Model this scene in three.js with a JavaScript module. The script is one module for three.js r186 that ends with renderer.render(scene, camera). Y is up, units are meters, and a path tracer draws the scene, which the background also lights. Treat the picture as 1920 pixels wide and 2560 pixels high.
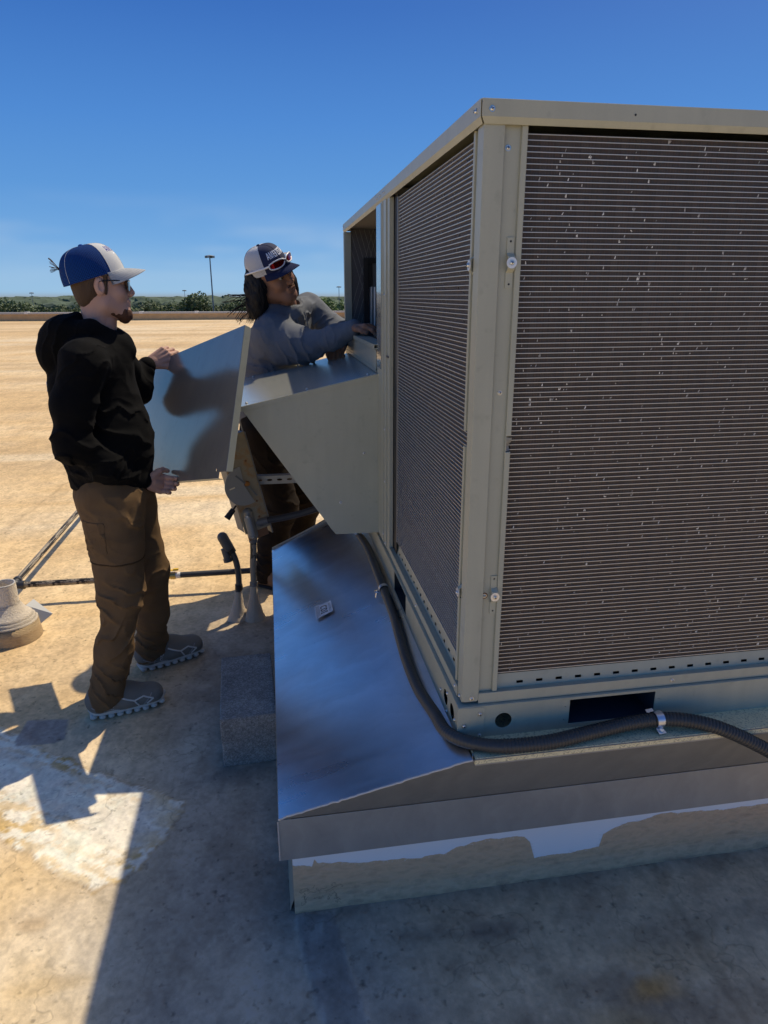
import * as THREE from 'three';
import { mergeGeometries, mergeVertices } from 'three/addons/utils/BufferGeometryUtils.js';

// ------------------------------------------------------------------ camera, sky, sun, exposure
const scene = new THREE.Scene();
const camera = new THREE.PerspectiveCamera(73.9, 3 / 4, 0.05, 6000);
camera.rotation.order = 'YXZ';
camera.position.set(-0.471, 1.62, 1.58);
camera.rotation.set(-0.3087, -0.1634, -0.0011);
scene.add(camera);

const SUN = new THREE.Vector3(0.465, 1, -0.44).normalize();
{
  const W = 1024, H = 512, px = new Float32Array(W * H * 4);
  const stops = [ // elevation in degrees, linear colour
    [-90, .30, .30, .30], [-4, .30, .36, .42], [0, .33, .54, .755], [1.5, .27, .495, .76], [4, .17, .395, .735], [7.5, .11, .315, .69], [12, .075, .25, .645], [19, .037, .155, .51], [32, .030, .112, .37], [55, .030, .090, .275], [90, .030, .082, .24]];
  const hash = (x, y) => { const s = Math.sin(x * 127.1 + y * 311.7) * 43758.5453; return s - Math.floor(s); };
  const vn = (x, y, p) => { const xi = Math.floor(x), yi = Math.floor(y), f = x - xi, g = y - yi, u = f * f * (3 - 2 * f), v = g * g * (3 - 2 * g); const h = (i, j) => hash(((i % p) + p) % p, j); return (h(xi, yi) * (1 - u) + h(xi + 1, yi) * u) * (1 - v) + (h(xi, yi + 1) * (1 - u) + h(xi + 1, yi + 1) * u) * v; };
  for (let j = 0; j < H; j++) {
    const el = ((j + .5) / H - .5) * 180;
    let k = 0; while (k < stops.length - 2 && el > stops[k + 1][0]) k++;
    const a = stops[k], b = stops[k + 1], t = Math.min(1, Math.max(0, (el - a[0]) / (b[0] - a[0])));
    for (let i = 0; i < W; i++) {
      const ph = ((i + .5) / W - .5) * 2 * Math.PI, ce = Math.cos(el * Math.PI / 180);
      const d = [ce * Math.cos(ph), Math.sin(el * Math.PI / 180), ce * Math.sin(ph)];
      const c = Math.max(-1, Math.min(1, d[0] * SUN.x + d[1] * SUN.y + d[2] * SUN.z)), ang = Math.acos(c) * 180 / Math.PI;
      const glow = 1.7 * Math.exp(-Math.pow(ang / 19, 2)) + .05 * Math.exp(-ang / 30);  // broad glow round the unseen sun, strengthened to brighten the shade
      // thin streaks of high cloud low over the horizon
      const u = i / W * 64; let cl = 0;
      if (el > 0 && el < 9) { cl = vn(u * .5, el * .9, 32) * .55 + vn(u * 1.5, el * 2.1, 96) * .3 + vn(u * 4, el * 4, 256) * .15; cl = Math.max(0, cl - .44) * 1.5 * Math.exp(-Math.pow((el - 3.4) / 2.2, 2)); }
      const o = (j * W + i) * 4;
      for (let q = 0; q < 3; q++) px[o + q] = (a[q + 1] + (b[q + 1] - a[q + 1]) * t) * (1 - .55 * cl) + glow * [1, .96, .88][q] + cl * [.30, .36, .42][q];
      px[o + 3] = 1;
    }
  }
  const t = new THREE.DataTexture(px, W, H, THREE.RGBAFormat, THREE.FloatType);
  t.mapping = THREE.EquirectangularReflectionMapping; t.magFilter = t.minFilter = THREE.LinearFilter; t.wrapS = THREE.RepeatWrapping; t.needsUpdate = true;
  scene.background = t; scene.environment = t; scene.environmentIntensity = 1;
}
const sun = new THREE.DirectionalLight(0xffefd2, 3.7);
sun.position.copy(SUN).multiplyScalar(30); sun.castShadow = true;
sun.shadow.mapSize.set(4096, 4096); sun.shadow.radius = 1; sun.shadow.bias = -0.0004;
Object.assign(sun.shadow.camera, { left: -8, right: 8, top: 8, bottom: -8, near: 1, far: 80 });
scene.add(sun, sun.target);

const renderer = new THREE.WebGLRenderer({ antialias: true });
renderer.toneMapping = THREE.LinearToneMapping;
renderer.toneMappingExposure = 1.0;
renderer.shadowMap.enabled = true;
renderer.setSize(768, 1024);

// ------------------------------------------------------------------ helpers
const V = (x, y, z) => new THREE.Vector3(x, y, z);
function rng(s) { return () => { s |= 0; s = s + 0x6D2B79F5 | 0; let t = Math.imul(s ^ s >>> 15, 1 | s); t = t + Math.imul(t ^ t >>> 7, 61 | t) ^ t; return ((t ^ t >>> 14) >>> 0) / 4294967296; }; }
function h3(x, y, z) { let n = Math.imul(x, 374761393) + Math.imul(y, 668265263) + Math.imul(z, 2147483647 ^ 0x51ed27); n = Math.imul(n ^ n >>> 13, 1274126177); return ((n ^ n >>> 16) >>> 0) / 4294967296; }
function vn3(x, y, z) {
  const xi = Math.floor(x), yi = Math.floor(y), zi = Math.floor(z); let fx = x - xi, fy = y - yi, fz = z - zi;
  fx = fx * fx * (3 - 2 * fx); fy = fy * fy * (3 - 2 * fy); fz = fz * fz * (3 - 2 * fz);
  const l = (a, b, t) => a + (b - a) * t;
  return l(l(l(h3(xi, yi, zi), h3(xi + 1, yi, zi), fx), l(h3(xi, yi + 1, zi), h3(xi + 1, yi + 1, zi), fx), fy), l(l(h3(xi, yi, zi + 1), h3(xi + 1, yi, zi + 1), fx), l(h3(xi, yi + 1, zi + 1), h3(xi + 1, yi + 1, zi + 1), fx), fy), fz);
}
function fbm(x, y, z, o = 4) { let a = .5, s = 0, n = 0; for (let i = 0; i < o; i++) { s += a * vn3(x, y, z); n += a; a *= .5; x = x * 2.03 + 7.1; y = y * 2.03 + 3.7; z = z * 2.03 + 1.9; } return s / n; }
const sst = (a, b, x) => { x = Math.min(1, Math.max(0, (x - a) / (b - a))); return x * x * (3 - 2 * x); };
const mix = (a, b, t) => a + (b - a) * t;
const taken = {};
function numbered(n) { const k = taken[n] = (taken[n] ?? -1) + 1; return k ? n + '_' + String(k).padStart(3, '0') : n; }
function tag(o, label, category, group, kind) { if (label) o.userData.label = label; if (category) o.userData.category = category; if (group) o.userData.group = group; if (kind) o.userData.kind = kind; return o; }
function thing(name, label, category, pos = [0, 0, 0], group) { const g = new THREE.Group(); g.name = numbered(name); g.position.set(...pos); scene.add(g); return tag(g, label, category, group); }
// geometry given in world coordinates is moved into the frame of its thing
function part(name, geo, mat, parent, label) {
  let g = Array.isArray(geo) ? (geo.length > 1 ? mergeAll(geo) : geo[0]) : geo;
  const m = new THREE.Mesh(g, mat); m.name = name; m.castShadow = m.receiveShadow = true;
  if (parent) { const p = V(); let q = parent; while (q) { p.add(q.position); q = q.parent === scene ? null : q.parent; } m.position.copy(p).negate(); parent.add(m); if (label) m.userData.label = label; }
  else { m.name = numbered(name); scene.add(m); }
  return m;
}
function struct(name, geo, mat, label) { const m = part(name, geo, mat); m.userData.kind = 'structure'; if (label) m.userData.label = label; return m; }
function mergeAll(list) {
  const attrs = ['position', 'normal', 'uv']; if (list.every(g => g.attributes.color)) attrs.push('color');
  list = list.map(g => { g = g.index ? g.toNonIndexed() : g; for (const k of Object.keys(g.attributes)) if (!attrs.includes(k)) g.deleteAttribute(k); if (!g.attributes.uv) g.setAttribute('uv', new THREE.BufferAttribute(new Float32Array(g.attributes.position.count * 2), 2)); if (!g.attributes.normal) g.computeVertexNormals(); return g; });
  return mergeGeometries(list, false);
}
// box with small chamfers and metric uv
function bx(x0, x1, y0, y1, z0, z1, c = 0) {
  if (x0 > x1) [x0, x1] = [x1, x0]; if (y0 > y1) [y0, y1] = [y1, y0]; if (z0 > z1) [z0, z1] = [z1, z0];
  const w = x1 - x0, h = y1 - y0, d = z1 - z0; let g;
  c = Math.min(c, w * .3, h * .3, d * .3);
  if (c > 0) {
    const s = new THREE.Shape(); const a = w / 2 - c, b = h / 2 - c;
    s.moveTo(-a, -b - 0); s.lineTo(a, -b); s.lineTo(a, b); s.lineTo(-a, b); s.closePath();
    g = new THREE.ExtrudeGeometry(s, { depth: d - 2 * c, bevelEnabled: true, bevelSize: c, bevelThickness: c, bevelSegments: 1 }); g.translate(0, 0, -d / 2 + c);
  } else g = new THREE.BoxGeometry(w, h, d);
  g.translate((x0 + x1) / 2, (y0 + y1) / 2, (z0 + z1) / 2); return boxUV(g);
}
function boxUV(g) {
  g = g.index ? g.toNonIndexed() : g; const p = g.attributes.position, n = p.count, uv = new Float32Array(n * 2); const a = V(), b = V(), c = V(), m = V();
  for (let i = 0; i < n; i += 3) {
    a.fromBufferAttribute(p, i); b.fromBufferAttribute(p, i + 1); c.fromBufferAttribute(p, i + 2); m.copy(b).sub(a).cross(c.clone().sub(a)); const X = Math.abs(m.x), Y = Math.abs(m.y), Z = Math.abs(m.z);
    [a, b, c].forEach((v, k) => { const u = X >= Y && X >= Z ? [v.z, v.y] : Y >= Z ? [v.x, v.z] : [v.x, v.y]; uv[(i + k) * 2] = u[0]; uv[(i + k) * 2 + 1] = u[1]; });
  }
  g.setAttribute('uv', new THREE.BufferAttribute(uv, 2)); return g;
}
// sheet: polygon outline [[u,v]..] (+holes) mapped by o + u*U + v*W, thickness t along -N, bevelled
function sheet(o, U, W, outline, t, holes = [], bev = .0012) {
  const s = new THREE.Shape(outline.map(q => new THREE.Vector2(...q)));
  for (const h of holes) { const p = new THREE.Path(); if (h.r) p.absellipse(h.x, h.y, h.r, h.ry ?? h.r, 0, Math.PI * 2, true); else p.setFromPoints(h.map(q => new THREE.Vector2(...q))); s.holes.push(p); }
  const g = new THREE.ExtrudeGeometry(s, { depth: t - 2 * bev, bevelEnabled: bev > 0, bevelSize: 0.0008, bevelThickness: bev, bevelSegments: 1, curveSegments: 18 });
  g.translate(0, 0, -t + bev); const N = U.clone().cross(W);
  g.applyMatrix4(new THREE.Matrix4().makeBasis(U, W, N).setPosition(o)); return boxUV(g);
}
function tube(pts, r, seg = 40, rad = 10, closed = false) { const g = new THREE.TubeGeometry(new THREE.CatmullRomCurve3(pts.map(p => p.isVector3 ? p : V(...p)), closed, 'catmullrom', .5), seg, r, rad, closed); const uv = g.attributes.uv; const len = pts.reduce((s, p, i) => i ? s + V(...(p.isVector3 ? p.toArray() : p)).distanceTo(V(...(pts[i - 1].isVector3 ? pts[i - 1].toArray() : pts[i - 1]))) : 0, 0); for (let i = 0; i < uv.count; i++) uv.setXY(i, uv.getX(i) * len, uv.getY(i) * 2 * Math.PI * r); return capTube(g, seg, rad); }
function capTube(g, seg, rad) { // close both ends
  const p = g.attributes.position, idx = Array.from(g.index.array), n = p.count, pos = Array.from(p.array), nor = Array.from(g.attributes.normal.array), uv = Array.from(g.attributes.uv.array);
  for (const e of [0, seg]) { const c = V(); for (let i = 0; i < rad; i++) c.add(V().fromBufferAttribute(p, e * (rad + 1) + i)); c.divideScalar(rad); const k = pos.length / 3; pos.push(c.x, c.y, c.z); const q = V().fromBufferAttribute(p, e * (rad + 1)), q2 = V().fromBufferAttribute(p, e * (rad + 1) + 1); const nn = q.sub(c).cross(q2.sub(c)).normalize(); if (e) nn.negate(); nor.push(nn.x, nn.y, nn.z); uv.push(0, 0); for (let i = 0; i < rad; i++) { const a = e * (rad + 1) + i; e ? idx.push(k, a, a + 1) : idx.push(k, a + 1, a); } }
  const o = new THREE.BufferGeometry(); o.setAttribute('position', new THREE.Float32BufferAttribute(pos, 3)); o.setAttribute('normal', new THREE.Float32BufferAttribute(nor, 3)); o.setAttribute('uv', new THREE.Float32BufferAttribute(uv, 2)); o.setIndex(idx); return o;
}
function cyl(a, b, r0, r1 = r0, rad = 20) { const A = V(...a), B = V(...b), d = B.clone().sub(A), g = new THREE.CylinderGeometry(r1, r0, d.length(), rad); g.translate(0, d.length() / 2, 0); g.applyQuaternion(new THREE.Quaternion().setFromUnitVectors(V(0, 1, 0), d.normalize())); g.translate(A.x, A.y, A.z); return g; }
function lathe(pts, at, rad = 28) { const g = new THREE.LatheGeometry(pts.map(p => new THREE.Vector2(...p)), rad); g.translate(...at); return g; }
function quadGrid(f, nu, nv) { // parametric sheet
  const pos = [], uv = [], idx = []; for (let j = 0; j <= nv; j++) for (let i = 0; i <= nu; i++) { const p = f(i / nu, j / nv); pos.push(p.x, p.y, p.z); uv.push(i / nu, j / nv); }
  for (let j = 0; j < nv; j++) for (let i = 0; i < nu; i++) { const a = j * (nu + 1) + i, b = a + 1, c = a + nu + 1, d = c + 1; idx.push(a, b, d, a, d, c); }
  const g = new THREE.BufferGeometry(); g.setAttribute('position', new THREE.Float32BufferAttribute(pos, 3)); g.setAttribute('uv', new THREE.Float32BufferAttribute(uv, 2)); g.setIndex(idx); g.computeVertexNormals(); return g;
}
// ------------------------------------------------------------------ textures
function dataTex(n, f, srgb = true, m = n) { const d = new Uint8Array(n * m * 4); for (let j = 0; j < m; j++) for (let i = 0; i < n; i++) { const c = f(i / n, j / m), o = (j * n + i) * 4; d[o] = Math.max(0, Math.min(255, c[0] * 255)); d[o + 1] = Math.max(0, Math.min(255, (c[1] ?? c[0]) * 255)); d[o + 2] = Math.max(0, Math.min(255, (c[2] ?? c[0]) * 255)); d[o + 3] = 255; } const t = new THREE.DataTexture(d, n, m); t.wrapS = t.wrapT = THREE.RepeatWrapping; t.magFilter = THREE.LinearFilter; t.minFilter = THREE.LinearMipmapLinearFilter; t.generateMipmaps = true; if (srgb) t.colorSpace = THREE.SRGBColorSpace; t.needsUpdate = true; return t; }
function pn(x, y, p, seed = 0) { const xi = Math.floor(x), yi = Math.floor(y); let f = x - xi, g = y - yi; f = f * f * (3 - 2 * f); g = g * g * (3 - 2 * g); const h = (i, j) => h3(((i % p) + p) % p, ((j % p) + p) % p, seed); return mix(mix(h(xi, yi), h(xi + 1, yi), f), mix(h(xi, yi + 1), h(xi + 1, yi + 1), f), g); }
function pfbm(u, v, p, o, seed = 0, sx = 1) { let a = .5, s = 0, n = 0; for (let i = 0; i < o; i++) { s += a * pn(u * p * sx, v * p, p * Math.max(1, sx), seed + i); n += a; a *= .55; p *= 2; } return s / n; }
function canvasTex(w, h, draw) { const c = document.createElement('canvas'); c.width = w; c.height = h; draw(c.getContext('2d'), w, h); const t = new THREE.CanvasTexture(c); t.colorSpace = THREE.SRGBColorSpace; t.anisotropy = 8; return t; }
function rep(t, x, y = x) { const c = t.clone(); c.repeat.set(x, y); c.needsUpdate = true; return c; }

const speckTex = dataTex(512, (u, v) => { const n = pfbm(u, v, 8, 5, 3), g = h3(u * 512 | 0, v * 512 | 0, 9); const k = .93 + .07 * (n - .5) * 2 + (g - .5) * .03; return [k, k, k]; });
const bumpTex = dataTex(512, (u, v) => { const n = pfbm(u, v, 16, 5, 31); return [n, n, n]; }, false);
const clothBump = dataTex(512, (u, v) => { const w = .5 + .5 * Math.sin((u * 128 + v * 128) * Math.PI * 2); const n = pfbm(u, v, 24, 4, 41); return [w * .4 + n * .6, 0, 0].map(() => w * .4 + n * .6); }, false);
const galvTex = dataTex(1024, (u, v) => { // rolled sheet: faint spangle, long rub marks
  const a = pfbm(u, v, 14, 4, 51), b = pfbm(u + .1 * a, v, 4, 5, 57, 6), c = h3(u * 1024 | 0, v * 1024 | 0, 4); const k = .86 + .07 * (a - .5) + .09 * (b - .5) + .03 * (c - .5); return [k, k, k]; });
const galvRough = dataTex(512, (u, v) => { const a = pfbm(u, v, 6, 5, 61), b = pfbm(u, v, 4, 5, 67, 8); const k = .30 + .07 * (a - .5) + .09 * (b - .5); return [k, k, k]; }, false);

const paintTex = dataTex(1024, (u, v) => { const n = pfbm(u, v, 6, 5, 3), run = pfbm(u, v, 3, 4, 9, 14), sp = pfbm(u, v, 40, 3, 15), g = h3(u * 1024 | 0, v * 1024 | 0, 9); const k = .94 + .06 * (n - .5) + .05 * (run - .5) - Math.max(0, sp - .68) * .22 + (g - .5) * .02; return [k, k * .998, k * .985 - .03 * Math.max(0, run - .6)]; });
const M = {};
const std = (c, r, o = {}) => new THREE.MeshStandardMaterial({ color: Array.isArray(c) ? new THREE.Color().setRGB(...c) : new THREE.Color(c), roughness: r, ...o });
M.paint = new THREE.MeshPhysicalMaterial({ color: new THREE.Color().setRGB(.52, .515, .405), roughness: .36, map: paintTex, bumpMap: rep(bumpTex, 40), bumpScale: .00012, specularIntensity: .6 });
M.paintIn = std([.30, .29, .25], .5, { map: rep(speckTex, 3) });
M.galv = std([.62, .635, .65], .4, { metalness: 1, map: galvTex, roughnessMap: galvRough });
M.galv.roughness = 1;
M.galvDull = std([.48, .475, .44], .55, { metalness: .35, map: rep(galvTex, 1.3), bumpMap: rep(bumpTex, 20), bumpScale: .0002 });
M.steel = std([.78, .77, .74], .26, { metalness: 1 });
M.hoodTop = new THREE.MeshPhysicalMaterial({ color: new THREE.Color().setRGB(.56, .57, .52), roughness: .24, metalness: .5, map: paintTex });
M.screw = std([1, 1, 1], .28, { metalness: .95, vertexColors: true });
M.zinc = std([.62, .65, .70], .32, { metalness: 1 });
M.black = std([.012, .012, .013], .5);
M.dark = std([.02, .02, .021], .75);
M.rubber = std([.035, .036, .04], .5, { bumpMap: rep(bumpTex, 6), bumpScale: .0003 });
M.coping = std([.72, .71, .67], .5, { metalness: .2 });
// ------------------------------------------------------------------ the roof, the land beyond
{
  // one sheet, fine near the unit and coarser outward; vertex colours carry stains and coats, the map carries grain
  const xs = [], zs = [];
  const push = (arr, a, b, s) => { for (let x = a; x < b - 1e-6; x += s) arr.push(x); };
  push(xs, -90, -30, 6); push(xs, -30, -12, 1.5); push(xs, -12, -4, .4); push(xs, -4, -2.4, .08); push(xs, -2.4, -1.75, .025); push(xs, -1.75, -.28, .0085); push(xs, -.28, 1.2, .016); push(xs, 1.2, 3, .15); push(xs, 3, 12, .9); push(xs, 12, 61, 6);
  push(zs, -48.6, -20, 1.1); push(zs, -20, -8, .35); push(zs, -8, -3, .1); push(zs, -3, -1.1, .03); push(zs, -1.1, .64, .0085); push(zs, .64, 3, .12); push(zs, 3, 12, .9); push(zs, 12, 31, 6);
  const pos = [], col = [], uv = [], idx = [], nx = xs.length, nz = zs.length;
  const patch = [[-2.0, -1.16], [-1.586, -.93], [-1.455, -.83], [-1.233, -.645], [-1.06, -.535], [-.93, -.46], [-.83, -.385], [-.845, -.25], [-.90, -.16], [-.985, -.065], [-1.045, -.05], [-1.171, -.145], [-1.289, -.244], [-1.376, -.305], [-1.8, -.56], [-2.2, -.8]];
  const strip = [[-.478, .118], [-.37, .118], [-.345, .306], [-.318, .46], [-.29, .62], [-.40, .62], [-.43, .43], [-.462, .262]];
  const dpatch = [[-1.498, -.963], [-1.336, -.945], [-1.315, -.81], [-1.35, -.79], [-1.487, -.79], [-1.50, -.82]];
  const sd = (poly, x, z) => { let d = 1e9, s = 1; for (let i = 0, j = poly.length - 1; i < poly.length; j = i++) { const [ax, az] = poly[j], [bx_, bz] = poly[i], ex = bx_ - ax, ez = bz - az, wx = x - ax, wz = z - az, t = Math.min(1, Math.max(0, (wx * ex + wz * ez) / (ex * ex + ez * ez))); d = Math.min(d, (wx - ex * t) ** 2 + (wz - ez * t) ** 2); if ((az > z) !== (bz > z) && x < (bx_ - ax) * (z - az) / (bz - az) + ax) s = -s; } return -s * Math.sqrt(d); };
  const lerp3 = (a, b, t) => [mix(a[0], b[0], t), mix(a[1], b[1], t), mix(a[2], b[2], t)];
  const tan = [.66, .465, .235], tan2 = [.74, .56, .325], cream = [.82, .73, .54], grey = [.46, .42, .36], white = [.90, .86, .74];
  for (const z of zs) for (const x of xs) {
    const r = Math.hypot(x + .5, z - .3);
    const n1 = fbm(x * .45, 0, z * 1.3, 5), n2 = fbm(x * 2.6, 3, z * 2.6, 4), n3 = fbm(x * 9, 8, z * 9, 3), n4 = fbm(x * 22, 1, z * 22, 2);
    let c = lerp3(tan, tan2, sst(.36, .64, n1 * .65 + n2 * .35));
    // long low ripples and water marks of the far roof
    const st = fbm(x * .06 + 4, 2, z * .9, 4); c = lerp3(c, [.50, .345, .17], sst(.50, .68, st) * .55);
    c = lerp3(c, [.78, .66, .46], sst(.56, .72, fbm(x * .13 + 9, 5, z * 1.7, 4)) * .7);
    // cleaner, paler coat beside the unit
    const near = sst(2.6, .8, Math.hypot((x + 1.2) * 1.0, (z - .45) * .9));
    c = lerp3(c, lerp3(cream, [.84, .78, .65], sst(.4, .62, n2)), near * (.30 + .40 * sst(.35, .6, n2)) * mix(.35, 1, sst(-.3, .25, z)));
    c = lerp3(c, lerp3(cream, [.80, .66, .44], sst(.45, .65, n1)), sst(.5, 1.6, z) * .8);  // roof behind the view made paler to bounce light onto the unit
    // grime round the curb, with painted darkening to deepen the shade beside the unit
    const gr = sst(1.5, .1, Math.max(Math.max(-.5 - x, 0) * 1.7, 0) + Math.max(-1.9 - z, 0)) * (x > -1.1 ? 1 : 0);
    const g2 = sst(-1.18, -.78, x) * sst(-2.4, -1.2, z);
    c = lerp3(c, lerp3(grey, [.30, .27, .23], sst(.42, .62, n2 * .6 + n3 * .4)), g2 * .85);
    const front = sst(-.35, .0, x) * sst(.05, .2, z);
    c = lerp3(c, lerp3([.84, .65, .41], [.50, .375, .24], sst(.38, .62, n2 * .5 + n3 * .5)), front * .75);
    const blot = (bx_, bz, rx, rz, cc, k) => { const q = Math.hypot((x - bx_) / rx, (z - bz) / rz) + (n3 - .5) * .9 + (n4 - .5) * .5; c = lerp3(c, cc, k * sst(1.05, .25, q)); };
    blot(.36, .47, .12, .06, [.66, .36, .11], .8); blot(.27, .55, .14, .09, [.60, .40, .18], .55); blot(.46, .40, .2, .06, [.62, .44, .24], .45);
    blot(.03, .25, .13, .05, [.33, .26, .19], .8); blot(-.12, .235, .12, .04, [.33, .27, .20], .6); blot(-.02, .33, .2, .05, [.46, .36, .25], .5); blot(-.3, -.35, .25, .3, [.2, .185, .165], .3); blot(-.66, -.5, .16, .08, [.17, .16, .14], .55); blot(-.83, -.72, .07, .14, [.66, .62, .5], .5);
    blot(.5, .33, .3, .05, [.45, .34, .22], .5);
    blot(-1.19, .03, .05, .028, [.55, .42, .26], .85); blot(-1.35, .1, .12, .05, [.66, .5, .27], .6); blot(-1.0, .37, .1, .05, [.66, .5, .28], .4); blot(-1.35, -.35, .16, .05, [.62, .45, .22], .5); blot(-1.1, .22, .14, .03, [.62, .46, .24], .45); blot(-1.25, -1.02, .2, .1, [.68, .50, .27], .5);
    // white coat brushed over a repair, edge torn and streaked
    const fb = fbm((x * .8 + z * .5) * 14, 4, (z * .8 - x * .5) * 70, 3), pd = sd(patch, x, z) + (n4 - .5) * .035 + (n3 - .5) * .035 + (fb - .5) * .05, streak = fb * .7 + .3 * fbm(x * 60, 2, z * 60, 2);
    const inside = sst(-.005, .012, pd);
    c = lerp3(c, lerp3(white, [.74, .60, .38], sst(.48, .60, streak) * sst(.14, .0, Math.min(pd, 1) * .8) * .95 + .8 * sst(.50, .64, n2) * sst(.46, .58, streak)), inside * .93);
    c = lerp3(c, [.42, .29, .15], Math.max(0, 1 - Math.abs(pd) / .007) * .55);
    if (x > -1.6 && x < -1.2) c = lerp3(c, [.33, .29, .27], sst(-.004, .006, sd(dpatch, x, z)) * .85);
    const sp = sd(strip, x, z) + (n4 - .5) * .012; c = lerp3(c, lerp3([.30, .29, .27], [.47, .45, .42], sst(.45, .6, fbm(x * 14, 2, z * 5, 3))), sst(-.002, .004, sp) * .9); c = lerp3(c, [.6, .57, .5], Math.max(0, 1 - Math.abs(sp - .002) / .005) * .5);
    for (const sz of [-3.06, -5.35, -8.2, -11.4, -15, -19, -24, -30, -37]) { const q = Math.abs(z - sz - .03 * Math.sin(x * .7 + sz)); if (q < .3) c = lerp3(c, [c[0] * .80, c[1] * .77, c[2] * .72], sst(z < -8 ? .4 : .05, 0, q) * .3); }
    // faint seams and scrapes
    const seam = Math.abs(((x * .98 + z * .05 + 100.18) % 3.1) - 1.55); if (seam < .012) c = lerp3(c, [c[0] * .72, c[1] * .7, c[2] * .68], .7);
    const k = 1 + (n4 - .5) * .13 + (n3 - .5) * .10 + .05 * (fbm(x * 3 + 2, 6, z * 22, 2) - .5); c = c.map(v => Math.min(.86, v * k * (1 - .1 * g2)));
    let y = 0; if (r < 6) y = (n3 - .5) * .0035 + inside * .003 + (n4 - .5) * .0014 + sst(-.002, .006, sp) * .0035; if (z < -4) y = (fbm(x * .07, 1, z * .28, 3) - .5) * .05 * sst(-4, -8, z);
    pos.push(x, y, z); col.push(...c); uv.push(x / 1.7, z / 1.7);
  }
  for (let j = 0; j < nz - 1; j++) for (let i = 0; i < nx - 1; i++) { const a = j * nx + i, b = a + 1, c = a + nx, d = c + 1; idx.push(a, c, b, b, c, d); }
  const g = new THREE.BufferGeometry(); g.setAttribute('position', new THREE.Float32BufferAttribute(pos, 3)); g.setAttribute('color', new THREE.Float32BufferAttribute(col, 3)); g.setAttribute('uv', new THREE.Float32BufferAttribute(uv, 2)); g.setIndex(idx); g.computeVertexNormals();
  const grain = (u, v) => { const a = pfbm(u, v, 10, 6, 71), b = pfbm(u, v, 40, 4, 77), s = pfbm(u, v, 12, 4, 83, 4); const pit = Math.max(0, pfbm(u, v, 90, 3, 91) - .70) * 2.2; const cr = Math.max(0, 1 - Math.abs(pfbm(u, v, 7, 5, 97) - .5) * 90) * .5 * sst(.5, .65, pfbm(u, v, 5, 2, 99)); return [a, b, s, pit, cr]; };
  const map = dataTex(1024, (u, v) => { const [a, b, s, pit, cr] = grain(u, v); const fz = h3(u * 1024 | 0, v * 1024 | 0, 5), f2 = pfbm(u, v, 128, 2, 113); const k = .92 + .12 * (a - .5) + .16 * (b - .5) + .12 * (s - .5) - pit * .5 - cr * .22 + (fz - .5) * .05 + (f2 - .5) * .16; return [k + .01, k, k - .02 - .03 * (a - .5)]; });
  const bmp = dataTex(1024, (u, v) => { const [a, b, s, pit, cr] = grain(u, v); const k = .5 + .3 * (a - .5) + .4 * (b - .5) + .35 * (pfbm(u, v, 128, 2, 113) - .5) - pit * .6 - cr * .3; return [k, k, k]; }, false);
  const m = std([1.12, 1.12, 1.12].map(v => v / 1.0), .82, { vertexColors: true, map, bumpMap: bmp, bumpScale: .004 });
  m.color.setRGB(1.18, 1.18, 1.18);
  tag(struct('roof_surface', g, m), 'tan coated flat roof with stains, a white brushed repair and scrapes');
}
// land below the roof edge, out to the horizon
{
  const m = std([.10, .125, .06], .95, { map: rep(speckTex, 40) });
  const g = new THREE.PlaneGeometry(9000, 9000, 1, 1); g.rotateX(-Math.PI / 2); g.translate(0, -8, -200);
  tag(struct('land', g, m), 'flat green land far below the roof edge');
}
// the walls that carry the roof, and the parapet on the far edge
{
  const w = thing('warehouse_wall', 'plain tan outer wall under the far roof edge', 'wall', [0, -8, -48.9]);
  part('wall_face', bx(-90, 55, -8, -.02, -49.05, -48.75), std([.5, .42, .3], .8), w);
  const p = thing('parapet_wall', 'low tan parapet with a pale metal cap along the far roof edge', 'parapet wall', [0, 0, -48.8]);
  part('wall_face', bx(-90, 55, -.02, .42, -49.0, -48.6), std([.66, .44, .22], .8, { map: rep(speckTex, .6) }), p);
  const m2 = [std([.52, .50, .46], .55, { metalness: .15 }), std([.47, .46, .43], .55, { metalness: .15 })];
  const r = rng(12); for (let i = 0, x = -60; x < 40; i++) { const x2 = x + 3.65; part('coping', bx(x + .02, x2 - .02, .42, .535 + r() * .015, -49.05, -48.53, .01), m2[i % 2], p); part('coping_joint', bx(x - .12, x + .12, .425, .575, -49.06, -48.52, .01), M.coping, p); x = x2; }
  part('parapet_patch', bx(-13.1, -12.6, .0, .42, -48.6, -48.56), std([.85, .66, .38], .8), p);
}
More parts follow.
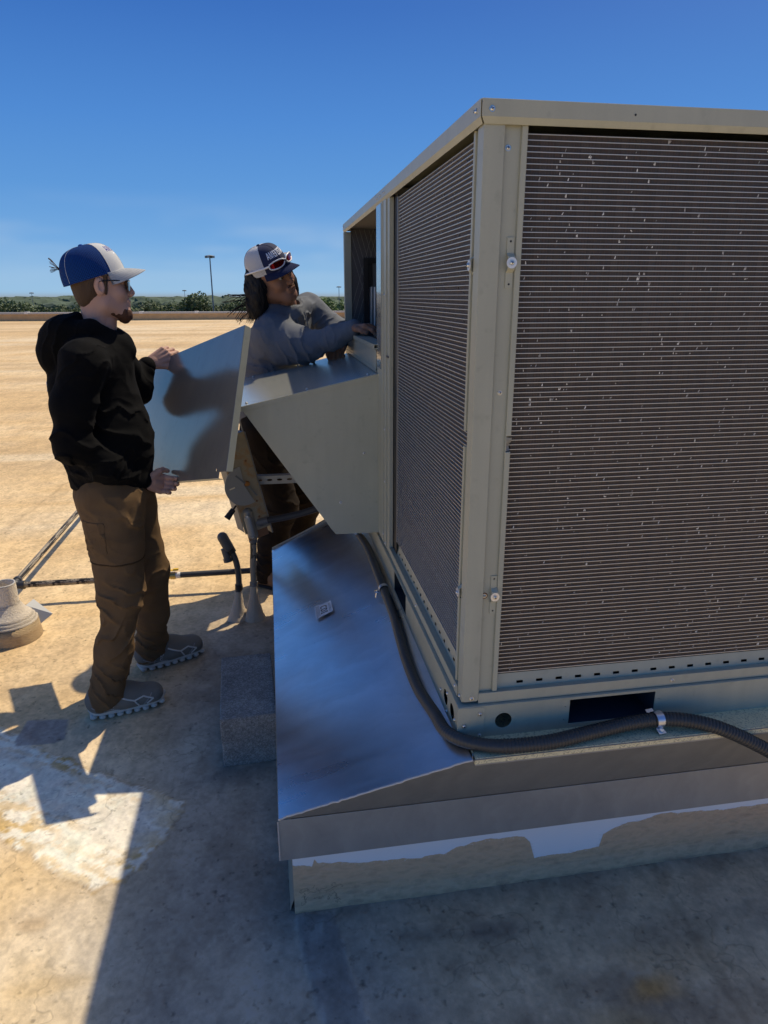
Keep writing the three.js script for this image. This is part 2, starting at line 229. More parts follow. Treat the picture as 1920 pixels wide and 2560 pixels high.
// trees beyond the building
{
  const leafGeo = (seed, n, W, H, D, tone) => {
    const r = rng(seed), pos = [], nor = [], col = [];
    const blobs = []; for (let i = 0; i < 13; i++) { const a = r() * 6.283, q = Math.sqrt(r()); blobs.push([Math.cos(a) * q * W * .36, (r() - .35) * H * .62, Math.sin(a) * q * D * .36, .20 + r() * .16]); }
    for (let i = 0; i < n; i++) {
      const b = blobs[Math.floor(r() * blobs.length)], u = r() * 2 - 1, a = r() * 6.283, s = Math.sqrt(1 - u * u), q = Math.pow(r(), .28); const br = b[3];
      const x = b[0] + Math.cos(a) * s * q * br * W, y = b[1] + u * q * br * H * .9, z = b[2] + Math.sin(a) * s * q * br * D;
      const l = .10 + r() * .17, n1 = V(r() - .5, r() - .2, r() - .5).normalize(), t1 = V(r() - .5, r() - .5, r() - .5).cross(n1).normalize(), t2 = n1.clone().cross(t1);
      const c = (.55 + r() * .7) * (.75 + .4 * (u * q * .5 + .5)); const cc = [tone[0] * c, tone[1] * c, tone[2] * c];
      const P = [[-1, 0], [0, -.55], [1, 0], [0, .55]].map(([p, w]) => V(x, y, z).addScaledVector(t1, p * l).addScaledVector(t2, w * l));
      for (const k of [0, 1, 2, 0, 2, 3]) { pos.push(P[k].x, P[k].y, P[k].z); nor.push(n1.x, n1.y, n1.z); col.push(...cc); }
    }
    const g = new THREE.BufferGeometry(); g.setAttribute('position', new THREE.Float32BufferAttribute(pos, 3)); g.setAttribute('normal', new THREE.Float32BufferAttribute(nor, 3)); g.setAttribute('color', new THREE.Float32BufferAttribute(col, 3)); return g;
  };
  const leafM = new THREE.MeshPhysicalMaterial({ vertexColors: true, roughness: .8, transmission: .25, thickness: 0, side: THREE.DoubleSide });
  const bark = std([.10, .075, .05], .9);
  // pixel column in the photograph, distance, crown width, crown top above the roof level, tone, label
  const T = [
    [-45, 96, 6, 1.4, 0, 'broad green tree left of the others, cut by the edge of the view'], [18, 92, 4.6, 1.35, 0, 'round dark green tree at the far left beyond the parapet'], [62, 112, 5, .5, 1, 'low dull tree between the two round trees on the far left'], [92, 96, 4.4, 1.2, 0, 'round green tree just right of the thin pole on the far left'],
    [118, 84, 2.3, -.15, 2, 'small bright yellow-green bush in front of the far left trees'], [150, 108, 5.2, .9, 1, 'green tree half hidden behind the brimmed blue cap wearer'], [205, 104, 5, 1.0, 0, 'dark tree behind the head of the worker in black'],
    [262, 100, 4.6, .75, 1, 'tree right behind the bearded chin, low and dull'], [312, 98, 5, 1.05, 1, 'wide low tree right of the bearded face'], [352, 103, 4.8, .95, 0, 'dark low tree between the wide tree and the tall tree by the pole'], [392, 108, 3.6, .9, 1, 'narrow tree left of the tallest tree'],
    [424, 92, 4.6, 2.0, 0, 'tallest tree of the row, left of the tall light pole'], [470, 104, 4.8, 1.05, 1, 'low tree right of the tall light pole'], [512, 98, 5, 1.25, 0, 'dark tree left of the worker with long black hair'], [560, 102, 5, 1.1, 1, 'tree hidden behind the worker with long black hair'], [620, 100, 5, 1.1, 0, 'tree behind the shoulder of the worker in grey'],
    [690, 86, 4.6, 1.55, 3, 'leafy light green tree right of the worker in grey'], [728, 92, 4.4, 1.0, 3, 'low green tree beside the open end of the metal unit']];
  const tones = [[.095, .135, .045], [.125, .16, .06], [.36, .40, .05], [.115, .185, .045]];
  T.forEach(([u, dist, w, top, tn, label], i) => {
    const a = Math.atan((u - 829.5) / 1542) + .1634, x = -.471 + Math.sin(a) * dist, z = 1.58 - Math.cos(a) * dist; // bearing of the column
    const H = tn === 2 ? 2.6 : 5.5 + (i % 3) * .7, t = thing('tree', label, 'tree', [x, -8, z], 'trees beyond the parapet');
    if (tn === 2) t.name = numbered('bush');
    const trunkTop = -1.15 + top * 1.15 - H * .5 - (-8);
    part('trunk', [cyl([x, -8, z], [x + .1, -8 + Math.max(1, trunkTop), z], .22, .13, 8), cyl([x + .1, -8 + trunkTop * .8, z], [x + .9, -8 + trunkTop * 1.15, z + .2], .1, .05, 6), cyl([x + .1, -8 + trunkTop * .85, z], [x - .8, -8 + trunkTop * 1.2, z - .3], .09, .04, 6)], bark, t);
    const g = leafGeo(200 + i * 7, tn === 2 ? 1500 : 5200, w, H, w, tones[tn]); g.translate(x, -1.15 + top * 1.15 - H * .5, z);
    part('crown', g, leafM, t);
  });
}
{ // woods far beyond, one irregular mass
  const r = rng(808), gs = []; for (let i = 0; i < 520; i++) { const a = -.75 + r() * 1.25, d = 420 + r() * 900, x = Math.sin(a + .1) * d, z = -Math.cos(a + .1) * d, h = 5.8 + r() * r() * 2.2, w = 7 + r() * 14; const g = new THREE.IcosahedronGeometry(1, 2); const p = g.attributes.position; for (let k = 0; k < p.count; k++) { const v = V().fromBufferAttribute(p, k), q = 1 + (fbm(v.x * 2.3 + i, v.y * 2.3, v.z * 2.3, 3) - .5) * .9; p.setXYZ(k, v.x * w * q, v.y * h * q, v.z * w * q); } g.translate(x, -9.5 + h * .35, z); g.computeVertexNormals(); gs.push(g); }
  const m = part('far_woods', gs, std([.085, .12, .075], .95)); tag(m, 'hazy distant woods behind the nearer trees', 'woods', null, 'stuff');
}
// light poles of the car park
{
  const pm = std([.24, .26, .28], .6, { metalness: .3 });
  const P = [[460, 557, 95, 'tall grey light pole with a ring of lamps, beside the tallest tree', 1], [400, 628, 230, 'faint distant light pole left of the tall one', .75], [70, 633, 230, 'faint distant light pole over the far left trees', .75], [733, 620, 200, 'distant light pole right of the worker in grey', .9]];
  P.forEach(([u, v, dist, label, s]) => {
    const a = Math.atan((u - 829.5) / 1542) + .1634, x = -.471 + Math.sin(a) * dist, z = 1.58 - Math.cos(a) * dist;
    const top = 1.62 + (638 - v) / 1470 * .908 * dist, t = thing('light_pole', label, 'light pole', [x, -8, z], 'light poles beyond the trees');
    part('pole', cyl([x, -8, z], [x, top, z],   .12 * s, .075 * s, 10), pm, t);
    part('lamp_ring', lathe([[.0, -.08], [.52, -.06], [.55, .02], [.15, .1], [0, .12]], [x, top, z], 14), pm, t);
    for (let k = 0; k < 4; k++) { const b = k * Math.PI / 2 + .3; part('lamp', bx(x + Math.cos(b) * .5 - .15, x + Math.cos(b) * .5 + .15, top - .25, top + .02, z + Math.sin(b) * .5 - .15, z + Math.sin(b) * .5 + .15, .04), std([.4, .4, .4], .5), t); }
  });
  const b = thing('distant_building', 'long grey flat building behind the far left trees', 'building', [-95, -8, -190]);
  part('wall', bx(-128, -72, -8, .55, -196, -186), std([.30, .32, .35], .8), b); part('roof', bx(-129, -71, .55, .95, -197, -185), std([.2, .22, .25], .7), b);
}
// ------------------------------------------------------------------ roof curb and its sheet-metal adapter
const EX = V(1, 0, 0), EY = V(0, 1, 0), EZ = V(0, 0, 1);
const RX = 1.07; // right end of the unit
{
  const t = thing('roof_curb', 'tan roofing-covered curb with a bare white painted band, under the metal skirt', 'roof curb', [.7, 0, -.85]);
  const w = 1.74, x0 = -.478, h = .22;
  const edge = [[-.478, .156], [-.426, .143], [-.419, .166], [-.411, .153], [-.353, .146], [-.273, .133], [-.19, .127], [-.123, .124], [-.056, .129], [-.023, .144], [.062, .157], [.150, .155], [.176, .149], [.195, .131], [.212, .070], [.297, .072], [.411, .076], [.42, .122], [.455, .140], [.491, .149], [.599, .170], [.742, .161], [.889, .154], [.946, .157], [1.5, .16]];
  const map = canvasTex(2048, 192, (c, W, H) => {
    const X = x => (x - x0) / w * W, Y = y => H - y / h * H, r = rng(5);
    c.fillStyle = 'rgb(242,242,240)'; c.fillRect(0, 0, W, H);
    c.fillStyle = 'rgb(214,182,144)'; c.beginPath(); c.moveTo(0, H);
    const yAt = x => { for (let i = 0; i < edge.length - 1; i++) if (x <= edge[i + 1][0]) return mix(edge[i][1], edge[i + 1][1], (x - edge[i][0]) / (edge[i + 1][0] - edge[i][0])); return .16; };
    for (let i = 0; i <= W; i++) { const x = x0 + i / W * w; c.lineTo(i, Y(yAt(x) + (fbm(x * 40, 1, 2, 3) - .5) * .012)); } c.lineTo(W, H); c.fill();
    for (let i = 0; i < 2600; i++) { const x = x0 + r() * w, y = Math.pow(r(), .7) * .16; if (y > yAt(x) - .003) continue; const g = r(); c.fillStyle = g < .35 ? `rgba(160,130,104,${.05 + r() * .07})` : g < .6 ? `rgba(205,186,160,${.05 + r() * .09})` : `rgba(130,112,94,${.03 + r() * .05})`; c.beginPath(); c.ellipse(X(x), Y(y), 2 + r() * 22, 1 + r() * 5, (r() - .5) * .6, 0, 7); c.fill(); }
    for (let i = 0; i < 900; i++) { const x = x0 + r() * w, y = Math.pow(r(), 2.2) * .07; c.fillStyle = `rgba(110,92,74,${.03 + r() * .05})`; c.beginPath(); c.ellipse(X(x), Y(y), 3 + r() * 30, 1.5 + r() * 5, 0, 0, 7); c.fill(); }
    for (let i = 0; i < 300; i++) { const x = x0 + r() * w; c.fillStyle = 'rgba(222,214,200,.5)'; c.fillRect(X(x), Y(yAt(x) - r() * r() * .008), 1 + r() * 4, 1 + r() * 2); }
    c.strokeStyle = 'rgba(110,88,66,.7)'; for (let i = 0; i < 26; i++) { let x = X(-.47 + r() * .11), y = Y(.02 + r() * .05); c.beginPath(); c.moveTo(x, y); for (let k = 0; k < 6; k++) { x += (r() - .4) * 16; y += (r() - .5) * 12; c.lineTo(x, y); } c.stroke(); }
  });
  const bmp = canvasTex(2048, 192, (c, W, H) => { const X = x => (x - x0) / w * W, Y = y => H - y / h * H, r = rng(6); c.fillStyle = '#404040'; c.fillRect(0, 0, W, H); c.fillStyle = '#8a8a8a'; c.beginPath(); c.moveTo(0, H); const yAt = x => { for (let i = 0; i < edge.length - 1; i++) if (x <= edge[i + 1][0]) return mix(edge[i][1], edge[i + 1][1], (x - edge[i][0]) / (edge[i + 1][0] - edge[i][0])); return .16; }; for (let i = 0; i <= W; i++) { const x = x0 + i / W * w; c.lineTo(i, Y(yAt(x) + (fbm(x * 40, 1, 2, 3) - .5) * .012)); } c.lineTo(W, H); c.fill(); for (let i = 0; i < 5000; i++) { const x = x0 + r() * w, y = r() * h; if (y > yAt(x) - .002) continue; const g = 110 + r() * 90 | 0; c.fillStyle = `rgba(${g},${g},${g},.10)`; c.beginPath(); c.ellipse(X(x), Y(y), 1 + r() * 9, 1 + r() * 3, (r() - .5), 0, 7); c.fill(); } }); bmp.colorSpace = THREE.NoColorSpace;
  const m = new THREE.MeshStandardMaterial({ map, roughness: .8, bumpMap: bmp, bumpScale: .006 });
  const f = quadGrid((u, v) => { const x = x0 + u * w, y = v * h; return V(x, y, .101 + (1 - sst(0, .045, y)) * .012 + (fbm(x * 9, y * 9, 4, 3) - .5) * .006 * (y < .2 ? 1 : 0)); }, 220, 20);
  part('front_face', f, m, t);
  const side = std([.46, .36, .25], .85, { bumpMap: rep(bumpTex, 5, 1), bumpScale: .0015 });
  part('side_face', quadGrid((u, v) => { const z = -1.8 + u * 1.901, y = v * h; return V(x0 - (1 - sst(0, .045, y)) * .012 + (fbm(z * 9, y * 9, 8, 3) - .5) * .005 * sst(1, .95, u), y, z); }, 120, 12), side, t);
  part('core', bx(x0 + .012, x0 + w, .002, h - .004, -1.8, .09), side, t);
}
const A0 = V(-.507, .337, .131), B0 = V(-.051, .589, .300), A1 = V(-.507, .337, -1.84), B1 = V(-.051, .589, -1.76);
{
  const t = thing('curb_adapter', 'galvanized sheet-metal curb adapter with a wide sloping side under the unit', 'curb adapter', [.4, .21, -.8]);
  const slope = quadGrid((u, v) => { const a = A0.clone().lerp(B0, v), b = A1.clone().lerp(B1, v), p = b.lerp(a, u); const n = V(-.252, .456, 0).normalize(); return p.addScaledVector(n, ((fbm(p.x * 3.2, 3, p.z * 2.2, 2) - .5) * .003 + (fbm(p.x * 9, 1, p.z * 7, 2) - .5) * .0006) * Math.min(1, 8 * u * (1 - u)) * Math.min(1, 8 * v * (1 - v))); }, 90, 40);
  const uvm = slope.attributes.uv; for (let i = 0; i < uvm.count; i++) uvm.setXY(i, uvm.getX(i) * 1.97, uvm.getY(i) * .52);
  const gm = M.galv.clone(); gm.color.setRGB(.90, .95, 1);
  part('sloping_side', slope, gm, t);
  const fr = sheet(A0.clone(), EX, V(0, .252, .169).normalize(), [[0, 0], [1.82, 0], [1.82, .3034], [.456, .3034]], .002, [], .0004);
  const fm = M.galvDull.clone(); fm.color.setRGB(.36, .355, .33); part('front_panel', fr, fm, t);  // same sheet tinted darker, standing in for shade on its down-facing tilt
  part('front_skirt', sheet(V(-.507, .208, .1335), EX, EY, [[0, 0], [1.82, 0], [1.82, .1275], [0, .1275]], .002, [], .0004), M.galvDull, t);
  part('side_skirt', sheet(V(-.5085, .208, -1.84), EZ, EY, [[0, 0], [1.97, 0], [1.97, .1275], [0, .1275]], .002, [], .0004), M.galvDull, t);
  part('far_panel', sheet(V(1.3, .208, -1.835), V(-1, 0, 0), EY, [[0, 0], [1.8, 0], [1.8, .129], [1.36, .381], [0, .381]], .002, [], 0), M.galvDull, t);
  part('right_panel', sheet(V(1.312, .208, .13), V(0, 0, -1), EY, [[0, 0], [1.96, 0], [1.96, .375], [-.16, .375], [0, .1275]], .002, [], 0), M.galvDull, t);
  part('far_lip', sheet(A1.clone().add(V(0, 0, 0)), B1.clone().sub(A1).normalize(), V(0, 1, 0), [[0, .001], [.5, .001], [.5, .012], [0, .012]], .0015, [], 0), M.galvDull, t);
  // bead of sealant along the hip and down the corner
  const r = rng(77), pts = []; for (let i = 0; i <= 46; i++) { const p = A0.clone().lerp(B0, i / 46); pts.push(p.add(V((r() - .5) * .002, .001 + r() * .0016, (r() - .5) * .003))); }
  part('sealant_bead', tube(pts, .0026, 160, 7), std([.62, .58, .53], .6), t);
  part('corner_seam', tube([V(-.509, .335, .134), V(-.5085, .27, .135), V(-.509, .21, .134)], .0022, 20, 6), std([.45, .42, .38], .6), t);
  // cream gasket on the ledge
  const gk = std([.92, .80, .50], .85, { map: rep(dataTex(256, (u, v) => { const a = pfbm(u, v, 48, 3, 131), b = pfbm(u, v, 8, 3, 137); const k = a > .63 ? .78 : .97; return [k * (.94 + .1 * b), k * (.94 + .1 * b), k * (.92 + .1 * b)]; }), 7), bumpMap: rep(bumpTex, 30), bumpScale: .0008 });
  part('gasket', bx(-.045, 1.3, .575, .592, -.05, .2985, .001), gk, t);
  part('added_deck', bx(-.044, 1.31, .570, .574, -1.74, .296), M.galvDull, t);  // out-of-view deck added to block sun leaking past the unit
  part('gasket_side', bx(-.047, .05, .575, .5915, -1.74, -.051, .001), gk, t);
  part('corner_lip', sheet(V(-.051, .585, .2985), V(.35, 0, -1).normalize(), EY, [[0, 0], [.03, 0], [.03, .014], [.004, .018], [0, .014]], .0015, [], 0), M.galv, t);
  // paper label left on the slope, printed lettering running down the slope
  const lab = canvasTex(256, 192, (c, W, H) => { c.fillStyle = '#d9dde4'; c.fillRect(0, 0, W, H); c.fillStyle = '#15171b'; c.textAlign = 'center'; c.font = 'bold 100px sans-serif'; c.fillText('CDI', W / 2, 128); c.font = '13px sans-serif'; for (let i = 0; i < 4; i++) { const r2 = rng(i + 3); for (let x = 22; x < W - 22;) { const w = 6 + r2() * 22; c.fillRect(x, 140 + i * 11, w, 4); x += w + 5; } } for (let i = 0; i < 2; i++) { const r2 = rng(i + 33); for (let x = 30; x < W - 30;) { const w = 6 + r2() * 26; c.fillRect(x, 18 + i * 12, w, 4); x += w + 6; } } });
  const LA = V(-.342, .4335, -.902), LB = V(-.278, .4695, -.868), LC = V(-.277, .4695, -.779), LD = V(-.343, .4335, -.788), nn = V(-.252, .456, 0).normalize().multiplyScalar(.004);
  const lg = quadGrid((u, v) => { const top = LA.clone().lerp(LB, v), bot = LD.clone().lerp(LC, v); const p = top.lerp(bot, u).add(nn); if (v > .85 && u < .3) p.addScaledVector(nn, (v - .85) * (.3 - u) * 18); return p; }, 12, 8);
  part('paper_label', lg, new THREE.MeshStandardMaterial({ map: lab, roughness: .55, side: THREE.DoubleSide }), t, 'small grey paper label with black printed letters');
}
// ------------------------------------------------------------------ screws
const screwGeo = (() => {
  const col = (g, c) => { const n = g.attributes.position.count, a = new Float32Array(n * 3); for (let i = 0; i < n; i++) a.set(c, i * 3); g.setAttribute('color', new THREE.BufferAttribute(a, 3)); return g; };
  const w = new THREE.CylinderGeometry(.0056, .0056, .0012, 18); w.rotateX(Math.PI / 2); w.translate(0, 0, .0006);
  const d = new THREE.LatheGeometry([[0, .0044], [.0018, .0042], [.0032, .0034], [.0039, .0022], [.0041, .0012]].map(q => new THREE.Vector2(q[0], q[1])).reverse(), 16); d.rotateX(Math.PI / 2);
  const c1 = new THREE.BoxGeometry(.0046, .001, .0006), c2 = new THREE.BoxGeometry(.001, .0046, .0006); c1.translate(0, 0, .0043); c2.translate(0, 0, .00435);
  return mergeAll([col(w, [.62, .62, .6]), col(d, [.78, .77, .74]), col(c1, [.05, .05, .05]), col(c2, [.05, .05, .05])]);
})();
const rotL = new THREE.Matrix4().makeBasis(V(0, 0, 1), V(0, 1, 0), V(-1, 0, 0)); // face towards -x
function screw(parent, x, y, z, dir = 'f', s = 1, mat = M.screw) {
  const m = part('screw', screwGeo, mat, parent); const o = m.position.clone(); m.position.set(x, y, z).add(o);
  const rz = h3(Math.round(x * 1000), Math.round(y * 1000), Math.round(z * 1000)) * 3;
  if (dir === 'l') m.quaternion.setFromRotationMatrix(rotL); if (dir === 't') m.rotation.x = -Math.PI / 2; if (dir === 'b') m.rotation.x = Math.PI;
  m.rotateZ(rz); m.scale.setScalar(s); return m;
}
// ------------------------------------------------------------------ rooftop unit
const unit = thing('rooftop_unit', 'large sage-grey rooftop air conditioner with bare coils and an open filter bay', 'air conditioner', [.6, .589, -.95]);
{
  const P = M.paint, u = unit, X0 = -.066, Z0 = .221, ZF = -2.143;
  // base: front sheet with a round hole and a fork pocket, side sheet, corner brace, ledge
  part('base_front', sheet(V(0, .589, Z0), EX, EY, [[-.06, 0], [1.082, 0], [1.082, .089], [-.06, .089]], .002, [{ x: .047, y: .0435, r: .0125, ry: .021 }, [[.216, .014], [.444, .014], [.444, .083], [.216, .083]], { x: .2055, y: .064, r: .0018 }, { x: .204, y: .027, r: .0018 }, { x: .4555, y: .060, r: .0018 }].map(h => h.ry ? { ...h, r: .0215, ry: .0215 } : h)), P, u);
  part('base_side', sheet(V(X0, .589, 0), EZ, EY, [[ZF, 0], [Z0 - .004, 0], [Z0 - .004, .089], [ZF, .089]], .002, [{ x: .096, y: .0415, r: .021 }, { x: .160, y: .0405, r: .021 }, [[-.655, .012], [-.437, .012], [-.437, .086], [-.655, .086]], { x: .0, y: .06, r: .0015 }]), P, u);
  part('corner_brace', [sheet(V(0, .589, Z0 + .0022), EX, EY, [[X0 - .002, .002], [-.006, .000], [-.002, .004], [-.002, .083], [-.006, .087], [X0 - .002, .089]], .002)], P, u);
  for (const [a, b] of [[.216, .444]]) { part('pocket_liner', [bx(a - .004, b + .004, .6745, .676, -.05, Z0 - .003), bx(a - .004, b + .004, .600, .6015, -.05, Z0 - .003), bx(a - .004, a - .0025, .6016, .6744, -.05, Z0 - .003), bx(b + .0025, b + .004, .6016, .6744, -.05, Z0 - .003), bx(a, b, .601, .675, -.056, -.051)], std([.035, .05, .07], .5), u, 'dark fork pocket'); }
  part('pocket_liner', [bx(X0 + .003, .2, .677, .6785, -.66, -.43), bx(X0 + .003, .2, .598, .5995, -.66, -.43), bx(.2, .203, .5996, .677, -.66, -.43), bx(X0 + .003, .2, .5996, .677, -.662, -.6605), bx(X0 + .003, .2, .5996, .677, -.4295, -.428)], std([.03, .035, .04], .6), u);
  part('base_right', bx(1.078, 1.080, .589, .678, -2.143, .218), P, u); part('base_far', bx(-.064, 1.0775, .589, .678, -2.143, -2.141), P, u); part('base_floor', bx(-.06, 1.075, .583, .5885, -2.135, .21), M.dark, u);
  part('hole_backing', [bx(-.06, .12, .595, .672, .12, .125), bx(.0, .004, .595, .672, .0, .118)], M.black, u);
  part('base_ledge', sheet(V(0, .680, 0), EX, V(0, 0, -1), [[X0 - .001, -Z0 - .001], [1.082, -Z0 - .001], [1.082, -.17], [.0, -.17], [.0, 2.14], [X0 - .001, 2.14]].map(q => [q[0], q[1]]), .0022), P, u);
  // bottom rails above the ledge (upright face, slotted shelf, kick up to the coil)
  const railF = []; railF.push(sheet(V(-.016, .682, .2135), EX, EY, [[0, 0], [1.095, 0], [1.095, .0265], [0, .0265]], .0016), bx(-.016, 1.075, .7065, .7083, .197, .2125));
  part('bottom_rail', railF, P, u);
  const slots = []; for (let k = 0; k < 18; k++) { const x = .093 + k * .0505; slots.push([[x - .009, .007], [x + .009, .007], [x + .009, .015], [x - .009, .015]]); }
  part('slotted_rail', sheet(V(0, .709, .197), EX, V(0, 1, -.25).normalize(), [[.02, 0], [1.0, 0], [1.0, .034], [.02, .034]], .0015, slots, .0003), P, u);
  const railL = [sheet(V(-.0585, .682, 0), EZ, EY, [[ZF + .01, 0], [.175, 0], [.175, .0265], [ZF + .01, .0265]], .0016), bx(-.0575, -.041, .7065, .7083, -.79, .17)];
  part('bottom_rail', railL, P, u);
  const slotsL = []; for (let k = 0; k < 17; k++) { const z = .115 - k * .0505; slotsL.push([[z - .009, .007], [z + .009, .007], [z + .009, .015], [z - .009, .015]]); }
  part('slotted_rail', sheet(V(-.041, .709, 0), EZ, V(.25, 1, 0).normalize(), [[-.77, 0], [.165, 0], [.165, .045], [-.77, .045]], .0015, slotsL, .0003), P, u);
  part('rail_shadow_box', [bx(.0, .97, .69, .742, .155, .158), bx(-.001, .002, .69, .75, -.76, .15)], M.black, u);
  // corner post: two faces, recessed channels, coil lips
  const post = []; const TOPY = 1.923;
  post.push(sheet(V(0, .688, .2120), EX, EY, [[-.055, .004], [-.051, 0], [-.020, 0], [-.0165, .004], [-.0165, TOPY - .688], [-.055, TOPY - .688]], .002));
  post.push(sheet(V(-.0565, .688, 0), EZ, EY, [[.174, .0], [.210, 0], [.210, TOPY - .688], [.174, TOPY - .688]], .002));
  post.push(bx(-.0565, -.0545, .688, TOPY, .2095, .2118, .0006), bx(-.0185, -.0167, .69, TOPY, .203, .2099), bx(-.0545, -.0475, .69, TOPY, .1745, .1762));
  part('corner_post', post, P, u);
  const ch = []; ch.push(sheet(V(0, .7095, .2035), EX, EY, [[-.0166, 0], [.020, 0], [.020, TOPY - .7095], [-.0166, TOPY - .7095]], .0015));
  part('post_channel', ch, P, u);
  // coil lip, bent in places
  const lipPath = y => .0185 + (y > 1.30 && y < 1.345 ? -.001 : 0);
  const lip = [bx(.0185, .0305, .7085, 1.298, .2036, .2098, .0012), bx(.0185, .0305, 1.332, TOPY, .2036, .2098, .0012), bx(.0185, .0200, 1.298, 1.332, .2036, .2090)];
  part('coil_lip', lip, P, u);
  part('bent_tab', quadGrid((a, b) => V(.0200 + .0095 * a, 1.300 + b * .030, .2085 - .006 * a * Math.sin(b * 5) - .003 * a + (b > .5 ? .004 * a : 0)), 6, 10), M.paintIn, u, 'bent and scratched end of the lip');
  part('post_channel', sheet(V(-.0470, .7095, 0), EZ, EY, [[.150, 0], [.1744, 0], [.1744, TOPY - .7095], [.150, TOPY - .7095]], .0015), P, u);
  part('coil_lip', [bx(-.0545, -.0472, .7085, 1.30, .138, .1495, .0012), bx(-.0545, -.0472, 1.335, TOPY, .138, .1495, .0012)], P, u);
  // coils: fin packs, flat tubes one by one, bent fins
  const finTex = dataTex(512, (a, b) => { const f = .5 + .5 * Math.cos(a * 64 * Math.PI * 2); const j = h3(a * 64 | 0, 3, 7), n = pfbm(a, b, 6, 4, 201), d = pfbm(a, b, 30, 3, 207); const k = (.25 + .5 * f * f) * (.90 + .2 * j) * (.90 + .2 * n); return [k * (1.02 + .25 * (d - .5)), k * .95, k * (.90 - .12 * (d - .5))]; });
  const finM = std([.44, .40, .36], .6, { metalness: .35, map: rep(finTex, 12, 9), bumpMap: rep(finTex, 12, 9), bumpScale: .0008 });
  const tubeM = std([.72, .69, .61], .4, { metalness: .45 });
  const N = 115, y0 = .747, y1 = 1.912;
  const coilF = part('front_coil', bx(.037, .968, .744, 1.914, .12, .1885), finM, u);
  const gf = new THREE.BoxGeometry(.94, .0013, .014); const rr = rng(99);
  for (let i = 0; i < N; i++) { const m = part('coil_tube', gf, tubeM, coilF); m.position.add(V(.4985, y0 + i * (y1 - y0) / (N - 1), .1835 + (rr() - .5) * .0006)); m.rotation.z = (rr() - .5) * .0009; }
  const coilL = part('side_coil', bx(-.0405, .03, .757, 1.914, -.7165, .118), finM, u);
  const gl = new THREE.BoxGeometry(.014, .0014, .856);
  for (let i = 0; i < N; i++) { const m = part('coil_tube', gl, tubeM, coilL); m.position.add(V(-.0367 + (rr() - .5) * .0006, .762 + i * (1.912 - .762) / (N - 1), -.2905)); m.rotation.x = (rr() - .5) * .0009; }
  const bent = (n, seed, f) => { const r = rng(seed), gs = []; for (let i = 0; i < n; i++) { const k = Math.floor(r() * (N - 1)), cl = r() < .35; const big = r(); const cnt = big > .93 ? 3 : big > .78 ? 2 : 1; const x = r(); for (let q = 0; q < cnt; q++) gs.push(f(x + q * .0018, k, r)); } return gs; };
  const sliver = (r) => { const w = .0005 + r() * .0009, h = .0022 + r() * .0045, g = new THREE.BufferGeometry(); const k = (r() - .5) * .003; g.setAttribute('position', new THREE.Float32BufferAttribute([-w, -h / 2, 0, w, -h / 2, .0010, k + w * .6, h / 2, .0026, -w, -h / 2, 0, k + w * .6, h / 2, .0026, k - w * .4, h / 2, .0018], 3)); g.setAttribute('uv', new THREE.Float32BufferAttribute(12, 2)); g.computeVertexNormals(); return g; };
  const brightFin = std([.80, .79, .75], .5, { side: THREE.DoubleSide });
  const dullFin = std([.42, .41, .40], .5, { side: THREE.DoubleSide });
  const pitchF = (y1 - y0) / (N - 1), pitchL = (1.912 - .762) / (N - 1);
  const place = (side, dens) => (x, k, r) => { const g = sliver(r); if (side === 'f') { g.translate(.042 + x * .92, y0 + (k + .5) * pitchF + (r() - .5) * .002, .1888); } else { g.rotateY(-Math.PI / 2); g.translate(-.0408, .762 + (k + .5) * pitchL + (r() - .5) * .002, .112 - x * .82); } return g; };
  tag(part('bent_fins', bent(200, 301, place('f')), brightFin, coilF), null, null, null, 'stuff');
  tag(part('bent_fins', bent(420, 305, place('f')), dullFin, coilF), null, null, null, 'stuff');
  tag(part('bent_fins', bent(300, 311, place('l')), brightFin, coilL), null, null, null, 'stuff');
  tag(part('bent_fins', bent(420, 315, place('l')), dullFin, coilL), null, null, null, 'stuff');
  // thin end plate of the side coil with its row of tube ends
  part('coil_end_plate', bx(-.046, .02, .757, 1.915, -.7285, -.7195), std([.30, .28, .25], .5, { metalness: .4 }), u);
  // posts between side coil and filter bay
  part('mid_post', [bx(-.0665, -.045, .700, TOPY - .001, -1.030, -.905, .0015), bx(-.0640, -.045, .694, TOPY, -.8975, -.845, .0012), bx(-.0600, -.045, .690, TOPY, -.838, -.797, .0012)], P, u);
  part('post_gap', bx(-.044, -.041, .70, TOPY, -1.03, -.730), M.black, u);
  part('glossy_cover_strip', bx(-.0685, -.0667, 1.36, TOPY - .004, -1.026, -.925, .0008), new THREE.MeshPhysicalMaterial({ color: new THREE.Color().setRGB(.36, .36, .31), roughness: .16, clearcoat: .6, clearcoatRoughness: .08, metalness: .3 }), u);
  // filter bay: lower panel, sill, far jamb, liners
  part('lower_side_panel', sheet(V(X0, .686, 0), EZ, EY, [[ZF + .004, 0], [-1.034, 0], [-1.034, .752], [ZF + .004, .752]], .002), P, u);
  part('bay_sill', [bx(X0 - .012, X0 + .05, 1.4385, 1.4415, -2.10, -1.034, .0006), bx(X0 - .012, X0 - .0105, 1.428, 1.4384, -2.10, -1.034), bx(X0 - .0105, X0 - .001, 1.424, 1.4279, -2.10, -1.034)], P, u);
  part('far_jamb', bx(X0 - .001, X0 + .035, 1.442, TOPY, ZF + .002, -2.105, .001), P, u);
  part('far_wall', bx(X0 + .036, RX, .69, 1.95, ZF, ZF + .012), P, u);
  part('right_wall', bx(RX, RX + .012, .69, 1.95, ZF, .195), P, u);
  part('right_post', bx(.9685, RX + .008, .690, TOPY, .12, .2120, .002), P, u);
  part('divider', bx(-.04, RX - .003, .70, 1.95, -.80, -.79), M.paintIn, u);
